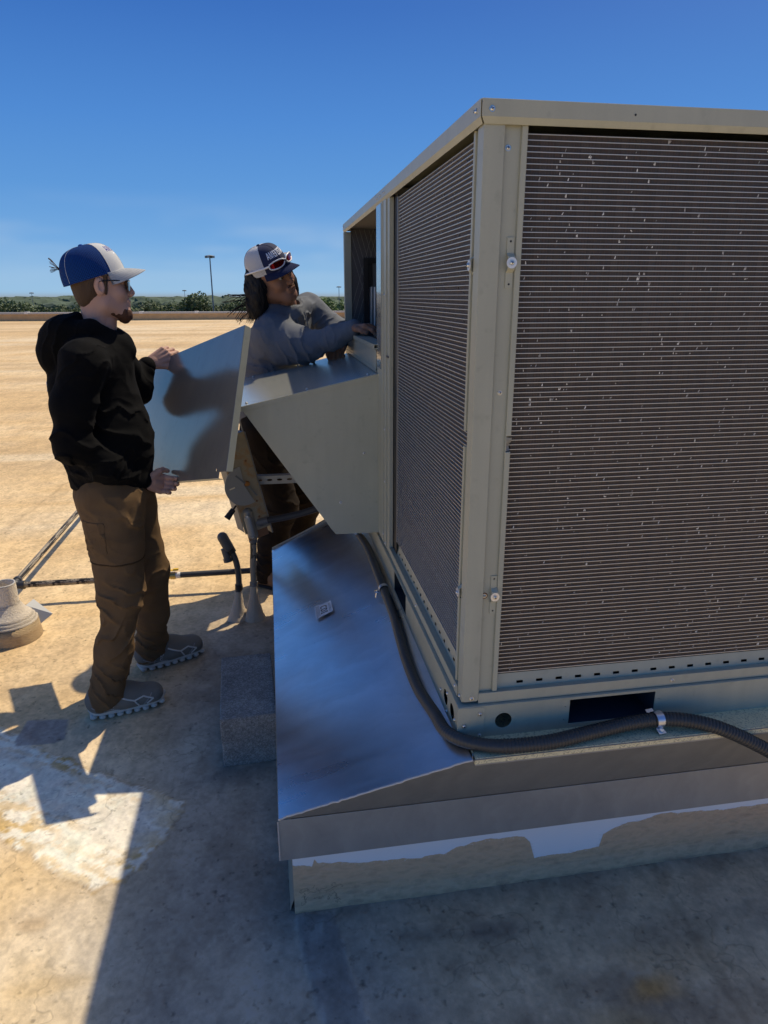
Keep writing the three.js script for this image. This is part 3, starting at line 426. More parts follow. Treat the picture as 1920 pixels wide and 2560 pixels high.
  part('bay_floor', bx(X0 + .003, RX - .003, 1.41, 1.4165, -2.125, -.805), std([.05, .05, .055], .6), u);
  part('bay_back', bx(.50, .51, 1.42, 1.94, -2.12, -.81), M.dark, u);
  part('bay_ceiling', bx(X0 + .01, RX - .003, 1.9405, 1.946, -2.125, -.81), std([.36, .31, .25], .8), u);
  const foil = std([.105, .10, .10], .5, { metalness: .3, bumpMap: rep(bumpTex, 3), bumpScale: .002 });
  const wall = part('insulation_wall', bx(-.029, .499, 1.42, 1.9395, -2.13, -2.112), foil, u);
  const th = []; for (let k = -14; k < 26; k++) for (const s of [-1, 1]) { const x0 = .0 + k * .024; const a = [x0, 1.422], b = [x0 + s * .155, 1.936]; const cx = (a[0] + b[0]) / 2; let g = bx(-.0006, .0006, -.2685, .2685, -.0005, .0005); g.rotateZ(-s * Math.atan2(.155, .514)); g.translate(cx, 1.679, -2.1115 + s * .0002); if (cx > .04 && cx < .42) th.push(g); else if (cx > -.0 && cx <= .04) th.push(g); }
  tag(part('scrim_threads', th, std([.36, .34, .32], .5), wall), null, null, null, 'stuff');
  part('filter_frame', [bx(.030, .055, 1.46, 1.800, -2.109, -2.085, .001), bx(.0551, .30, 1.775, 1.800, -2.109, -2.085, .001), bx(.0551, .075, 1.665, 1.7749, -2.109, -2.09, .001)], M.black, u);
  const cor = quadGrid((a, b) => V(.056 + a * .24, 1.46 + b * .20, -2.098 + .006 * Math.abs(((a * 14) % 1) - .5) * 2), 112, 2); part('corrugated_panel', cor, std([.40, .41, .44], .35, { metalness: .8, side: THREE.DoubleSide }), u);
  part('upper_panel', bx(.0755, .30, 1.6605, 1.7745, -2.108, -2.1), std([.18, .19, .21], .45, { metalness: .6 }), u);
  // roof cap with folded skirts
  part('cap_top', bx(X0 + .001, RX + .03, 1.9585, 1.9605, ZF - .004, Z0 - .001), P, u);
  const skirt = (o, U, W, len, c0, c1) => [sheet(o, U, W, [[c0, .011], [len, .011], [len, .0382], [0, .0382], [0, .016]], .0016, [], .0004)];
  part('cap_front_skirt', [sheet(V(X0 + .0012, 1.9215, Z0 + .0012), EX, EY, [[.001, .0105], [1.166, .0105], [1.166, .039], [.001, .039]], .0018, [], .0005), sheet(V(X0 + .0012, 1.9215, Z0 - .0052), EX, V(0, .0105, .0062).normalize(), [[.008, 0], [1.166, 0], [1.166, .0118], [.001, .0118]], .0014, [], .0003)], P, u);
  part('cap_side_skirt', [sheet(V(X0 - .0012, 1.9215, 0), EZ, EY, [[ZF - .004, .0105], [Z0 - .0025, .0105], [Z0 - .0025, .039], [ZF - .004, .039]], .0018, [{ x: -.176, y: .022, r: .002 }, { x: -.554, y: .022, r: .002 }, { x: -1.39, y: .022, r: .002 }, { x: -1.75, y: .022, r: .002 }], .0005), sheet(V(X0 + .0052, 1.9215, 0), EZ, V(-.0062, .0105, 0).normalize(), [[ZF - .004, 0], [Z0 - .010, 0], [Z0 - .003, .0118], [ZF - .004, .0118]], .0014, [], .0003)], P, u);
  part('cap_far_skirt', bx(X0 + .004, RX + .03, 1.93, 1.9583, ZF - .0055, ZF - .004), P, u);
  screw(u, -.046, 1.944, Z0 + .0014, 'f'); screw(u, X0 - .0012, 1.945, .192, 'l'); screw(u, X0 - .0012, 1.945, -.865, 'l', .9); screw(u, X0 - .0012, 1.945, -.945, 'l', .9); screw(u, X0 - .0012, 1.945, -1.02, 'l', .9); screw(u, X0 - .0012, 1.947, -2.12, 'l', .9);
  part('cap_pin', cyl([.236, 1.944, Z0], [.236, 1.944, Z0 + .002], .002, .002, 10), M.black, u);
  screw(u, -.006, 1.884, .2036, 'f'); screw(u, .002, 1.4245, .2036, 'f', .95); screw(u, -.033, .6965, .2122, 'f', 1.05);
  const rust = new THREE.MeshStandardMaterial({ color: new THREE.Color().setRGB(.35, .2, .13), roughness: .5, metalness: .7, vertexColors: true });
  screw(u, -.0105, .9605, .2036, 'f', .95, M.screw); part('rust_stain', lathe([[0, .0004], [.0062, .0004], [.0078, .0002], [.0079, 0]], [0, 0, 0], 18).rotateX(Math.PI / 2).translate(-.0105, .9605, .2036), std([.16, .045, .02], .8), u);
  screw(u, -.0135, .659, Z0 + .0024); screw(u, -.0525, .629, Z0 + .0024); screw(u, -.0135, .600, Z0 + .0024); screw(u, .489, .6955, .2137);
  for (const [y, z] of [[.623, .048], [.654, .117], [.600, .114], [.626, .190]]) screw(u, X0, y, z, 'l'); screw(u, -.0585, .700, .155, 'l'); screw(u, -.0567, .695, .193, 'l'); screw(u, -.0585, .697, -.311, 'l');
  for (const [y, z] of [[1.284, -1.02], [1.148, -.87], [.949, -.87], [.775, -1.02], [.73, -.90], [.705, -.86], [1.62, -.87]]) screw(u, z < -1 ? -.0668 : -.0642, y, z, 'l', .9);
  // clips that hold the coil
  const clip = (y, c, side) => {
    const prof = (h0) => { const s = []; const q = [[-.047, .0], [-.018, 0], [-.011, .011], [.011, .011], [.018, 0], [.047, 0]]; for (const [a, b] of q) s.push(new THREE.Vector2(b, a)); for (const [a, b] of q.slice().reverse()) s.push(new THREE.Vector2(b + .0018, a)); const g = new THREE.ExtrudeGeometry(new THREE.Shape(s), { depth: .0145, bevelEnabled: true, bevelSize: .0003, bevelThickness: .0003, bevelSegments: 1 }); g.translate(0, 0, -.00725); g.rotateY(-Math.PI / 2); return g; };
    let g = prof(); const wash = cyl([0, 0, .0128], [0, 0, .0148], .0105, .0105, 22), hs = [-.04, .04].map(a => cyl([0, a, .0015], [0, a, .0022], .0022, .0022, 10));
    const put = gg => { if (side === 'l') { gg.applyMatrix4(rotL); gg.translate(-.0485, y, c); } else gg.translate(c, y, .2037); return boxUV(gg); };
    const cg = part('coil_clip', put(g), P, u); part('washer', put(wash), std([.8, .79, .77], .4, { metalness: .6 }), cg); part('clip_hole', hs.map(put), M.black, cg);
    const s = part('screw', screwGeo, M.screw, cg); if (side === 'l') { s.quaternion.setFromRotationMatrix(rotL); s.position.add(V(-.0485 - .0148, y, c)); } else s.position.add(V(c, y, .2037 + .0148)); s.scale.setScalar(1.05);
  };
  clip(1.680, .0085, 'f'); clip(.962, .0105, 'f'); clip(1.677, .163, 'l'); clip(.955, .163, 'l');
  // intake hood
  const hood = new THREE.Group(); hood.name = 'intake_hood'; u.add(hood); hood.position.set(-.066, 1.3, -1.5).sub(u.position); hood.userData.label = 'sloping sheet-metal intake hood under the open bay';
  const hp = (name, g, m, l) => part(name, g, m, hood, l);
  const slopeV = V(-.546, -.118, 0).normalize(); const L = Math.hypot(.546, .118);
  const outl = [[-.0665, .698], [-.0665, 1.3315], [-.600, 1.2145], [-.577, 1.207], [-.255, .719], [-.24, .700]];
  hp('side_panel', sheet(V(0, 0, -1.0095), EX, EY, outl, .0016, [], .0004), P);
  hp('side_panel', sheet(V(0, 0, -1.995), EX, EY, outl, .0016, [], .0004), P);
  const topU = V(.546, .118, 0).normalize();
  hp('top_panel', sheet(V(-.612, 1.2175, -1.0055), topU, V(0, 0, -1), [[0, 0], [L, 0], [L, .996], [0, .996]], .002, [{ x: .03, y: .86, r: .012, ry: .004 }, { x: .03, y: .91, r: .012, ry: .004 }, { x: .028, y: .10, r: .006, ry: .0025 }], .0004), M.hoodTop);
  hp('edge_flange', [sheet(V(-.612, 1.2175, -1.0068), topU, V(.118, -.546, 0).normalize().negate().multiplyScalar(1), [[0, -.017], [L, -.017], [L, .0], [0, .0]], .0014, [], .0003)], P);
  hp('outer_lip', bx(-.6145, -.6125, 1.192, 1.2165, -2.0, -1.0065, .0005), P);
  const onTop = (d, z) => V(-.066 - d * .978, 1.3355 - d * .2112, z);
  for (const [d, z] of [[.51, -1.06], [.275, -1.05], [.035, -1.05], [.5, -1.93], [.27, -1.94]]) { const p = onTop(d, z); const s = screw(hood, p.x, p.y + .0006, p.z, 't'); s.rotation.set(-Math.PI / 2, -.21, 0); s.scale.setScalar(1.1); }
  screw(hood, -.123, 1.029, -1.0095, 'f', 1.1); screw(hood, -.219, .832, -1.0095, 'f', 1.1);
  part('bay_threshold', [bx(X0 - .0035, X0 - .0022, 1.337, 1.420, -2.06, -1.036), bx(X0 - .006, X0 - .0022, 1.345, 1.352, -2.06, -1.036)], P, u);
  for (const [x, z] of [[-.13, -1.03], [-.16, -1.03]]) part('hood_tab', [bx(x - .004, x + .004, .690, .698, z, z + .012)], M.steel, hood);
}
// ------------------------------------------------------------------ conduit along the unit
{
  const t = thing('flexible_conduit', 'long dark ribbed conduit bending round the corner of the unit base', 'conduit', [-.08, .6, .2]);
  const pts = [[.98, .35, .40], [.86, .44, .375], [.712, .535, .325], [.574, .603, .295], [.50, .618, .275], [.43, .6205, .262], [.36, .618, .262], [.258, .6125, .273], [.122, .6115, .293], [.01, .6105, .285], [-.055, .606, .250], [-.088, .598, .196], [-.095, .588, .107], [-.109, .5795, -.028], [-.111, .5785, -.182], [-.106, .5815, -.321], [-.0985, .586, -.474], [-.0985, .592, -.701], [-.0975, .593, -.942], [-.098, .592, -1.131], [-.12, .60, -1.35], [-.14, .64, -1.55], [-.18, .66, -1.7]].map(p => V(...p));
  const c = new THREE.CatmullRomCurve3(pts, false, 'centripetal'); const S = 2600, R = 14; const pos = [], uv = [], idx = []; const len = c.getLength(); const fr = c.computeFrenetFrames(S);
  for (let i = 0; i <= S; i++) { const p = c.getPointAt(i / S); const s = i / S * len, rib = Math.abs(((s / .0085) % 1) - .5) * 2, r = .0158 + .0020 * sst(.1, .7, rib) * (s < 1.05 ? 1 : .25); for (let j = 0; j <= R; j++) { const a = j / R * Math.PI * 2, n = fr.normals[i].clone().multiplyScalar(Math.cos(a)).addScaledVector(fr.binormals[i], Math.sin(a)); pos.push(p.x + n.x * r, p.y + n.y * r, p.z + n.z * r); uv.push(s, a * r); } }
  for (let i = 0; i < S; i++) for (let j = 0; j < R; j++) { const a = i * (R + 1) + j, b = a + R + 1; idx.push(a, a + 1, b, a + 1, b + 1, b); }
  const g = new THREE.BufferGeometry(); g.setAttribute('position', new THREE.Float32BufferAttribute(pos, 3)); g.setAttribute('uv', new THREE.Float32BufferAttribute(uv, 2)); g.setIndex(idx); g.computeVertexNormals();
  part('jacket', g, std([.05, .05, .048], .42, { bumpMap: rep(bumpTex, 20), bumpScale: .0002 }), t);
  const clamp = (pt, tan, up, name) => { // band over the jacket with a flange, a bolt and a nut
    const k = thing('conduit_clamp', name, 'clamp', pt.toArray(), 'clamps on the conduit'); const T = tan.clone().normalize(), U = up.clone().addScaledVector(T, -up.dot(T)).normalize(), Wv = T.clone().cross(U);
    const band = quadGrid((a, b) => { const th = mix(-2.1, 2.1, a); return pt.clone().addScaledVector(U, Math.cos(th) * .0200).addScaledVector(Wv, Math.sin(th) * .0200).addScaledVector(T, (b - .5) * .02); }, 28, 1);
    const bandIn = quadGrid((a, b) => { const th = mix(-2.1, 2.1, a); return pt.clone().addScaledVector(U, Math.cos(th) * .0190).addScaledVector(Wv, Math.sin(th) * .0190).addScaledVector(T, (b - .5) * .02); }, 28, 1);
    part('band', [band, bandIn], new THREE.MeshStandardMaterial({ color: new THREE.Color().setRGB(.62, .66, .74), metalness: .9, roughness: .35, side: THREE.DoubleSide }), k);
    for (const s of [-1, 1]) { const e = pt.clone().addScaledVector(U, Math.cos(2.1) * .0206).addScaledVector(Wv, s * (Math.sin(2.1) * .0206 + .008)); const m4 = new THREE.Matrix4().makeBasis(T, U, Wv).setPosition(e); const fl = new THREE.BoxGeometry(.02, .0022, .018); fl.applyMatrix4(m4); part('flange', fl, M.zinc, k); if (s > 0) { const b = new THREE.CylinderGeometry(.003, .003, .026, 10); b.translate(0, -.010, 0); const h = new THREE.CylinderGeometry(.006, .006, .004, 8); h.translate(0, .003, 0); b.applyMatrix4(m4); h.applyMatrix4(m4); part('bolt', mergeAll([b, h]), M.steel, k); } }
  };
  clamp(V(.43, .6205, .262), V(1, .02, -.1), V(.1, .75, .35), 'shiny metal clamp holding the conduit at the fork pocket of the unit front');
  clamp(V(-.0985, .592, -.68), V(0, 0, 1), V(.15, 1, 0), 'metal clamp holding the conduit on the sloping side of the adapter');
}
// ------------------------------------------------------------------ loose things on the roof
{ // concrete block, one open-textured block lying flat beside the adapter
  const t = thing('concrete_block', 'grey rough concrete block lying beside the metal adapter', 'concrete block', [-.617, 0, -.765]);
  const g0 = new THREE.BoxGeometry(.2, .2, .44, 40, 40, 88); const g = mergeVertices((g0.deleteAttribute('normal'), g0.deleteAttribute('uv'), g0), 1e-4);
  const p = g.attributes.position; for (let i = 0; i < p.count; i++) { const v = V().fromBufferAttribute(p, i); const q = v.clone(); const ax = Math.min(.1 - Math.abs(v.x), .1 - Math.abs(v.y)), az = Math.min(.1 - Math.abs(v.x), .22 - Math.abs(v.z)), ay = Math.min(.1 - Math.abs(v.y), .22 - Math.abs(v.z)); const e = [.1 - Math.abs(v.x), .1 - Math.abs(v.y), .22 - Math.abs(v.z)].sort((a, b) => a - b)[1]; const chip = fbm(v.x * 30 + 5, v.y * 30, v.z * 30, 3); const k = 1 - Math.max(0, .012 - e) * (.12 + .9 * Math.max(0, chip - .5)) * 3.2; v.multiplyScalar(k); v.addScalar((vn3(q.x * 260, q.y * 260, q.z * 260) - .5) * .0016); p.setXYZ(i, v.x, v.y + .1, v.z); }
  g.rotateY(.045); g.translate(-.617, 0, -.765); g.computeVertexNormals(); boxUV(g);
  const cols = dataTex(512, (u, v) => { const a = h3(u * 256 | 0, v * 256 | 0, 3), b = pfbm(u, v, 60, 3, 401), c = pfbm(u, v, 5, 3, 407); const k = .60 + .30 * (b - .5) + .16 * (c - .5) + (a > .86 ? .14 : a < .16 ? -.12 : 0); return [k * 1.0, k * .985, k * .95]; });
  part('block_body', boxUV(g), std([.92, .92, .92], .95, { map: rep(cols, 3.2), bumpMap: rep(cols, 3.2), bumpScale: .003 }), t);
}
{ // electrical disconnect on its leaning post, seen from behind the held panel
  const t = thing('disconnect_switch', 'weathered beige electrical disconnect leaning on a strut, round dial and black handle', 'switch box', [-.64, 0, -1.75]);
  const beige = std([.47, .40, .27], .6, { metalness: .2, map: rep(dataTex(256, (u, v) => { const a = pfbm(u, v, 5, 5, 421), b = pfbm(u, v, 20, 3, 427); const k = .9 + .2 * (a - .5), ru = Math.max(0, a - .56) * 2.4; return [k, k * (1 - ru * .4), k * (1 - ru * .8)]; }), 4) });
  const rusty = std([.24, .12, .06], .85), greyb = std([.22, .225, .22], .6, { metalness: .3 });
  const m4 = new THREE.Matrix4().makeRotationFromEuler(new THREE.Euler(.0, .38, -.0, 'YXZ')); m4.premultiply(new THREE.Matrix4().makeRotationZ(.205)).setPosition(-.632, .735, -1.75);
  const put = g => { g = Array.isArray(g) ? mergeAll(g) : g; g.applyMatrix4(m4); return g; };
  part('cover', put(bx(-.072, .062, -.245, .250, .042, .048, .002)), beige, t);
  part('box_body', put([bx(.0625, .068, -.285, .245, -.06, .048, .001), bx(-.074, -.0725, -.235, .240, -.06, .0415), bx(-.0724, .0624, -.24, .24, -.062, -.0605)]), greyb, t);
  part('top_plate', put([bx(-.074, .068, .2405, .2445, -.06, .0415, .001), bx(.058, .0615, .2505, .305, .030, .046, .001)]), greyb, t);
  part('top_slot', put(bx(-.055, .035, .245, .2475, -.03, .02)), M.black, t);
  part('rusted_foot', put(bx(-.060, .045, -.285, -.2455, .030, .046, .001)), rusty, t);
  const disc = new THREE.CylinderGeometry(.098, .098, .004, 40, 1, false, Math.PI * .5 - 1.62 + Math.PI, 3.5); disc.rotateX(Math.PI / 2); disc.translate(-.012, -.005, .0525);
  part('dial', put(disc), std([.40, .385, .34], .55, { metalness: .35 }), t);
  const sl = cyl([-.088, .0, .0535], [-.060, .002, .0535], .004, .004, 8); part('dial_slot', put(sl), std([.95, .85, .6], .7), t);
  part('pivot', put(cyl([.005, .0, .05], [.005, .0, .062], .014, .011, 8)), std([.42, .17, .03], .6), t);
  part('lever', put([bx(-.045, .0, .0, .010, .0555, .0585).rotateZ ? (() => { const g = bx(-.07, .0, -.004, .004, .0555, .0585); g.rotateZ(-.95); return g; })() : null, (() => { const g = bx(0, .08, -.0035, .0035, .0555, .0585); g.rotateZ(-1.1); return g; })()]), greyb, t);
  part('handle', put([cyl([-.080, -.085, .055], [-.098, -.098, .056], .005, .005, 8), cyl([-.098, -.098, .056], [-.142, -.130, .058], .013, .016, 14)]), M.black, t);
  for (const [x, y] of [[-.04, .16], [.03, .11], [.03, -.1], [.02, -.18]]) part('rivet', put(cyl([x, y, .048], [x, y, .0505], .006, .005, 10)), rusty, t);
}
{
  const t = thing('strut_rail', 'slotted metal strut running from the switch box to under the hood', 'strut', [-.3, .73, -1.83]);
  const holes = []; for (let k = 0; k < 11; k++) { const x = .035 + k * .050, pts = []; for (let i = 0; i < 20; i++) { const a = i / 20 * Math.PI * 2; pts.push([x + Math.cos(a) * .0145 * (Math.abs(Math.cos(a)) > .3 ? 1 : 1), .0205 + Math.sin(a) * .0065]); } holes.push(pts); }
  const sm = std([.42, .40, .35], .5, { metalness: .45 });
  part('face', sheet(V(-.585, .708, -1.80), EX, EY, [[0, 0], [.59, 0], [.59, .041], [0, .041]], .0025, holes, .0004), sm, t);
  part('flanges', [bx(-.585, .005, .708, .7105, -1.842, -1.8030), bx(-.585, .005, .7465, .749, -1.842, -1.8030)], sm, t);
}
{
  const lbM = std([.20, .20, .20], .5, { metalness: .45, bumpMap: rep(bumpTex, 4), bumpScale: .0006 }), bootM = std([.70, .58, .43], .9, { bumpMap: rep(bumpTex, 6), bumpScale: .004 }), pipeM = std([.30, .29, .27], .6, { metalness: .3, map: rep(dataTex(256, (u, v) => { const a = pfbm(u, v, 8, 4, 441); const k = a > .56 ? .55 : 1; return [k, k * .97, k * .92]; }), 3) });
  const boot = (x, z, h, lean) => { const pts = []; for (let i = 0; i <= 14; i++) { const y = i / 14; pts.push([.018 + .034 * Math.pow(1 - y, 1.6) + .004 * (y < .08 ? 1 : 0), y * h]); } const g = lathe(pts, [0, 0, 0], 24); const p = g.attributes.position; for (let i = 0; i < p.count; i++) { const X = p.getX(i), Y = p.getY(i), Z = p.getZ(i), k = 1 + (fbm(X * 40 + x * 9, Y * 26, Z * 40, 3) - .5) * .28; p.setXYZ(i, X * k + Y * lean + x, Y, Z * k + z); } g.computeVertexNormals(); return g; };
  const t2 = thing('conduit_riser', 'tall grey conduit rising from a tan boot to the back of the switch box', 'conduit', [-.616, 0, -1.733]);
  part('boot', boot(-.616, -1.733, .19, .03), bootM, t2);
  part('pipe', tube([[-.610, .10, -1.733], [-.608, .2, -1.735], [-.606, .30, -1.735], [-.600, .37, -1.732], [-.597, .44, -1.722]], .0165, 40, 14), pipeM, t2);
  part('coupling', [cyl([-.598, .43, -1.724], [-.596, .462, -1.719], .021, .021, 16), cyl([-.609, .185, -1.734], [-.608, .205, -1.735], .021, .0205, 16)], lbM, t2);
  const body = new THREE.CapsuleGeometry(.026, .12, 8, 18); body.scale(1, 1, 1.15); body.rotateZ(.175); body.translate(-.606, .535, -1.700); part('elbow_body', body, std([.27, .27, .255], .5, { metalness: .4 }), t2);
  const cov = new THREE.CapsuleGeometry(.017, .085, 6, 14); cov.scale(1, 1, .35); cov.rotateZ(.175); cov.translate(-.608, .528, -1.669); part('elbow_cover', cov, std([.34, .34, .32], .45, { metalness: .5 }), t2);
  for (const y of [.585, .475]) part('cover_screw', cyl([-.618 + (.585 - y) * .19, y, -1.664], [-.618 + (.585 - y) * .19, y, -1.660], .005, .005, 10), M.steel, t2);
  const t1 = thing('conduit_riser', 'short leaning conduit with an elbow end and tan boot, left of the taller riser', 'conduit', [-.70, 0, -1.747]);
  part('boot', boot(-.700, -1.747, .155, .07), bootM, t1);
  part('pipe', tube([[-.690, .10, -1.747], [-.686, .17, -1.747], [-.684, .25, -1.747], [-.692, .32, -1.75], [-.712, .38, -1.752], [-.722, .40, -1.752]], .0155, 40, 14), std([.07, .07, .07], .55), t1);
  part('coupling', [cyl([-.686, .165, -1.747], [-.686, .192, -1.747], .021, .019, 14), cyl([-.708, .368, -1.752], [-.722, .398, -1.752], .023, .024, 12)], M.black, t1);
  const e1 = new THREE.CapsuleGeometry(.027, .060, 8, 16); e1.rotateZ(.42); e1.translate(-.737, .425, -1.752); part('elbow_body', e1, std([.10, .10, .10], .55), t1);
  part('elbow_nozzle', [cyl([-.744, .392, -1.752], [-.732, .335, -1.745], .020, .018, 12), cyl([-.7325, .338, -1.7455], [-.730, .322, -1.744], .023, .022, 12)], std([.10, .10, .10], .55), t1);
  const t3 = thing('flexible_whip', 'short black flexible conduit arcing from the switch box to under the hood', 'conduit', [-.55, .55, -1.72]);
  part('jacket', tube([[-.555, .535, -1.72], [-.50, .545, -1.715], [-.42, .558, -1.71], [-.34, .578, -1.70], [-.26, .607, -1.68], [-.17, .65, -1.66], [-.08, .69, -1.65]], .0165, 60, 14), M.rubber, t3);
  part('connector', [cyl([-.575, .532, -1.722], [-.545, .537, -1.719], .024, .024, 6), cyl([-.546, .537, -1.719], [-.52, .542, -1.717], .020, .020, 16)], lbM, t3);
}
{ // gas line
  const old = std([.34, .325, .295], .65, { metalness: .25, map: rep(dataTex(512, (u, v) => { const a = pfbm(u, v, 9, 5, 461), b = pfbm(u, v, 30, 3, 467); if (a > .53) return [.24, .23, .23]; if (b > .66) return [.45, .25, .15]; return [1, .96, .88]; }), 2.2, 6) });
  const t = thing('old_gas_pipe', 'weathered grey and tan pipe running away from the valve to a corner', 'pipe', [-1.9, .104, -2.135]);
  part('cross_run', cyl([-1.90, .106, -2.135], [-1.145, .106, -2.135], .0165, .0165, 16), old, t);
  part('elbow', [tube([[-1.905, .118, -2.165], [-1.907, .115, -2.14], [-1.895, .108, -2.136], [-1.870, .106, -2.135]], .0215, 20, 14), cyl([-1.876, .106, -2.135], [-1.858, .106, -2.135], .024, .024, 14), cyl([-1.905, .119, -2.16], [-1.905, .119, -2.18], .024, .024, 14)], M.rubber, t);
  part('long_run', cyl([-1.905, .119, -2.17], [-1.880, .119, -9.2], .0165, .0165, 16), old, t);
  for (const z of [-4.6, -7.2]) part('pipe_block', bx(-1.99, -1.80, .004, .100, z - .05, z + .05, .006), std([.3, .22, .14], .9), t);
  part('end_elbow', tube([[-1.88, .119, -9.19], [-1.88, .115, -9.22], [-1.88, .08, -9.24], [-1.88, -.01, -9.24]], .0215, 14, 12), old, t);
  const b = thing('black_gas_pipe', 'new black pipe on the roof running from the yellow valve under the unit', 'pipe', [-.8, .106, -2.135]);
  part('pipe', cyl([-1.052, .106, -2.135], [.3, .106, -2.135], .0165, .0165, 16), M.rubber, b);
  part('pipe_tape', cyl([-1.056, .106, -2.135], [-1.030, .106, -2.135], .0185, .0185, 16), std([.75, .73, .68], .6), b);
  const v = thing('gas_valve', 'brass ball valve with a yellow handle joining the grey and black pipes', 'valve', [-1.10, .106, -2.135]);
  const brass = std([.50, .38, .14], .35, { metalness: .9 });
  part('valve_body', [cyl([-1.142, .106, -2.135], [-1.118, .106, -2.135], .022, .022, 6), cyl([-1.119, .106, -2.135], [-1.083, .106, -2.135], .019, .019, 16), cyl([-1.084, .106, -2.135], [-1.057, .106, -2.135], .022, .022, 6), cyl([-1.10, .12, -2.135], [-1.10, .136, -2.135], .008, .008, 10)], brass, v);
  part('handle', [bx(-1.112, -1.040, .1365, .1405, -2.144, -2.126, .0015), bx(-1.066, -1.038, .1408, .147, -2.142, -2.128, .001)], std([.85, .52, .02], .45), v);
}
{ // vent stack on the far left
  const t = thing('vent_pipe', 'tan coated round vent stack with a flared stepped base, cut by the left edge', 'vent', [-1.80, 0, -1.72]);
  const m = std([.76, .66, .52], .85, { bumpMap: rep(bumpTex, 5), bumpScale: .006 });
  const wob = (g, k) => { const p = g.attributes.position; for (let i = 0; i < p.count; i++) { const X = p.getX(i), Y = p.getY(i), Z = p.getZ(i), q = 1 + (fbm(X * 22, Y * 34, Z * 22, 4) - .5) * k; p.setXYZ(i, X * q, Y + (fbm(X * 18 + 3, Y * 9, Z * 18, 2) - .5) * k * .03, Z * q); } g.computeVertexNormals(); g.translate(-1.80, 0, -1.72); return g; };
  part('pipe', wob(lathe([[.058, .13], [.056, .18], [.055, .285], [.053, .288], [.046, .288], [.045, .17], [0, .17]], [0, 0, 0], 40), .06), std([.76, .68, .55], .8, { bumpMap: rep(bumpTex, 5), bumpScale: .005 }), t);
  part('rim', wob(lathe([[.046, .283], [.0535, .2835], [.054, .2905], [.046, .2905], [.046, .283]], [0, 0, 0], 40), .02), std([.50, .46, .40], .6), t);
  part('flared_boot', wob(lathe([[.126, .088], [.127, .094], [.120, .0985], [.1165, .100], [.117, .108], [.110, .113], [.1065, .114], [.107, .122], [.098, .129], [.086, .141], [.074, .157], [.066, .172], [.060, .180], [.0575, .186]], [0, 0, 0], 48), .035), m, t);
  part('base_drum', wob(lathe([[.138, -.01], [.136, .01], [.131, .05], [.127, .0885], [.0, .0885]], [0, 0, 0], 48), .035), std([.66, .48, .27], .85, { bumpMap: rep(bumpTex, 6), bumpScale: .008 }), t);
  const s = thing('metal_flashing_scrap', 'bent grey triangle of sheet metal leaning against the vent base', 'metal scrap', [-1.70, 0, -1.80]);
  const g = new THREE.BufferGeometry(); const q = [[-1.742, .135, -1.79], [-1.70, .03, -1.74], [-1.625, .075, -1.80], [-1.715, .15, -1.83]]; const pos = []; for (const [a, b, c] of [[0, 1, 2], [0, 2, 3]]) for (const k of [a, b, c]) pos.push(...q[k]); for (const [a, b, c] of [[0, 1, 2], [0, 2, 3]]) for (const k of [c, b, a]) pos.push(q[k][0], q[k][1] - .002, q[k][2] - .003); g.setAttribute('position', new THREE.Float32BufferAttribute(pos, 3)); g.computeVertexNormals(); part('sheet', g, std([.42, .43, .44], .5, { metalness: .7 }), s); part('fold', tube([[-1.742, .135, -1.79], [-1.76, .08, -1.76], [-1.755, .02, -1.72]], .006, 10, 8), std([.3, .26, .2], .8), s);
}
// access panel held by the worker in black
const PC = { TR: V(-.552, 1.517, -1.009), BR: V(-.646, 1.007, -.806), BL: V(-1.144, .79, -1.584), TL: V(-1.05, 1.30, -1.787) };
const PU = PC.TR.clone().sub(PC.TL).normalize(), PV = PC.TL.clone().sub(PC.BL).normalize(), PN = PU.clone().cross(PV).normalize();
{
  const t = thing('access_panel', 'removed grey sheet-metal access panel held up by the worker in black', 'panel', PC.BL.toArray());
  const w = PC.TR.distanceTo(PC.TL), h = PC.TL.distanceTo(PC.BL);
  const pm = new THREE.MeshPhysicalMaterial({ color: new THREE.Color().setRGB(.40, .375, .33), roughness: .14, metalness: .48, map: paintTex, bumpMap: rep(bumpTex, 30), bumpScale: .0001 });
  part('face', sheet(PC.BL, PU, PV, [[0, 0], [w - .05, 0], [w - .05, .022], [w, .022], [w, h], [0, h]], .0016, [{ x: w - .075, y: .03, r: .003, ry: .006 }, { x: w - .33, y: h - .018, r: .0025 }], .0004), pm, t);
  const fl = M.paint;
  part('side_flange', sheet(PC.BL.clone().addScaledVector(PU, w + .0008).addScaledVector(PN, -.0018), PN.clone().negate(), PV, [[0, .022], [.024, .026], [.024, h - .004], [0, h]], .0016, [], .0004), fl, t);
  part('top_flange', sheet(PC.TL.clone().addScaledVector(PV, .0008).addScaledVector(PN, -.0018), PU, PN.clone().negate(), [[0, 0], [w, 0], [w - .004, .020], [.004, .020]], .0016, [], .0004), fl, t);
  part('bottom_flange', sheet(PC.BL.clone().addScaledVector(PV, -.0008).addScaledVector(PN, -.0018), PU, PN.clone().negate(), [[0, 0], [w - .05, 0], [w - .054, .020], [.004, .020]], .0016, [], .0004), fl, t);
}
// ------------------------------------------------------------------ people: fields meshed with surface nets
const sub3 = (a, b) => [a[0] - b[0], a[1] - b[1], a[2] - b[2]], dot3 = (a, b) => a[0] * b[0] + a[1] * b[1] + a[2] * b[2];
const arr = v => v.isVector3 ? v.toArray() : v;
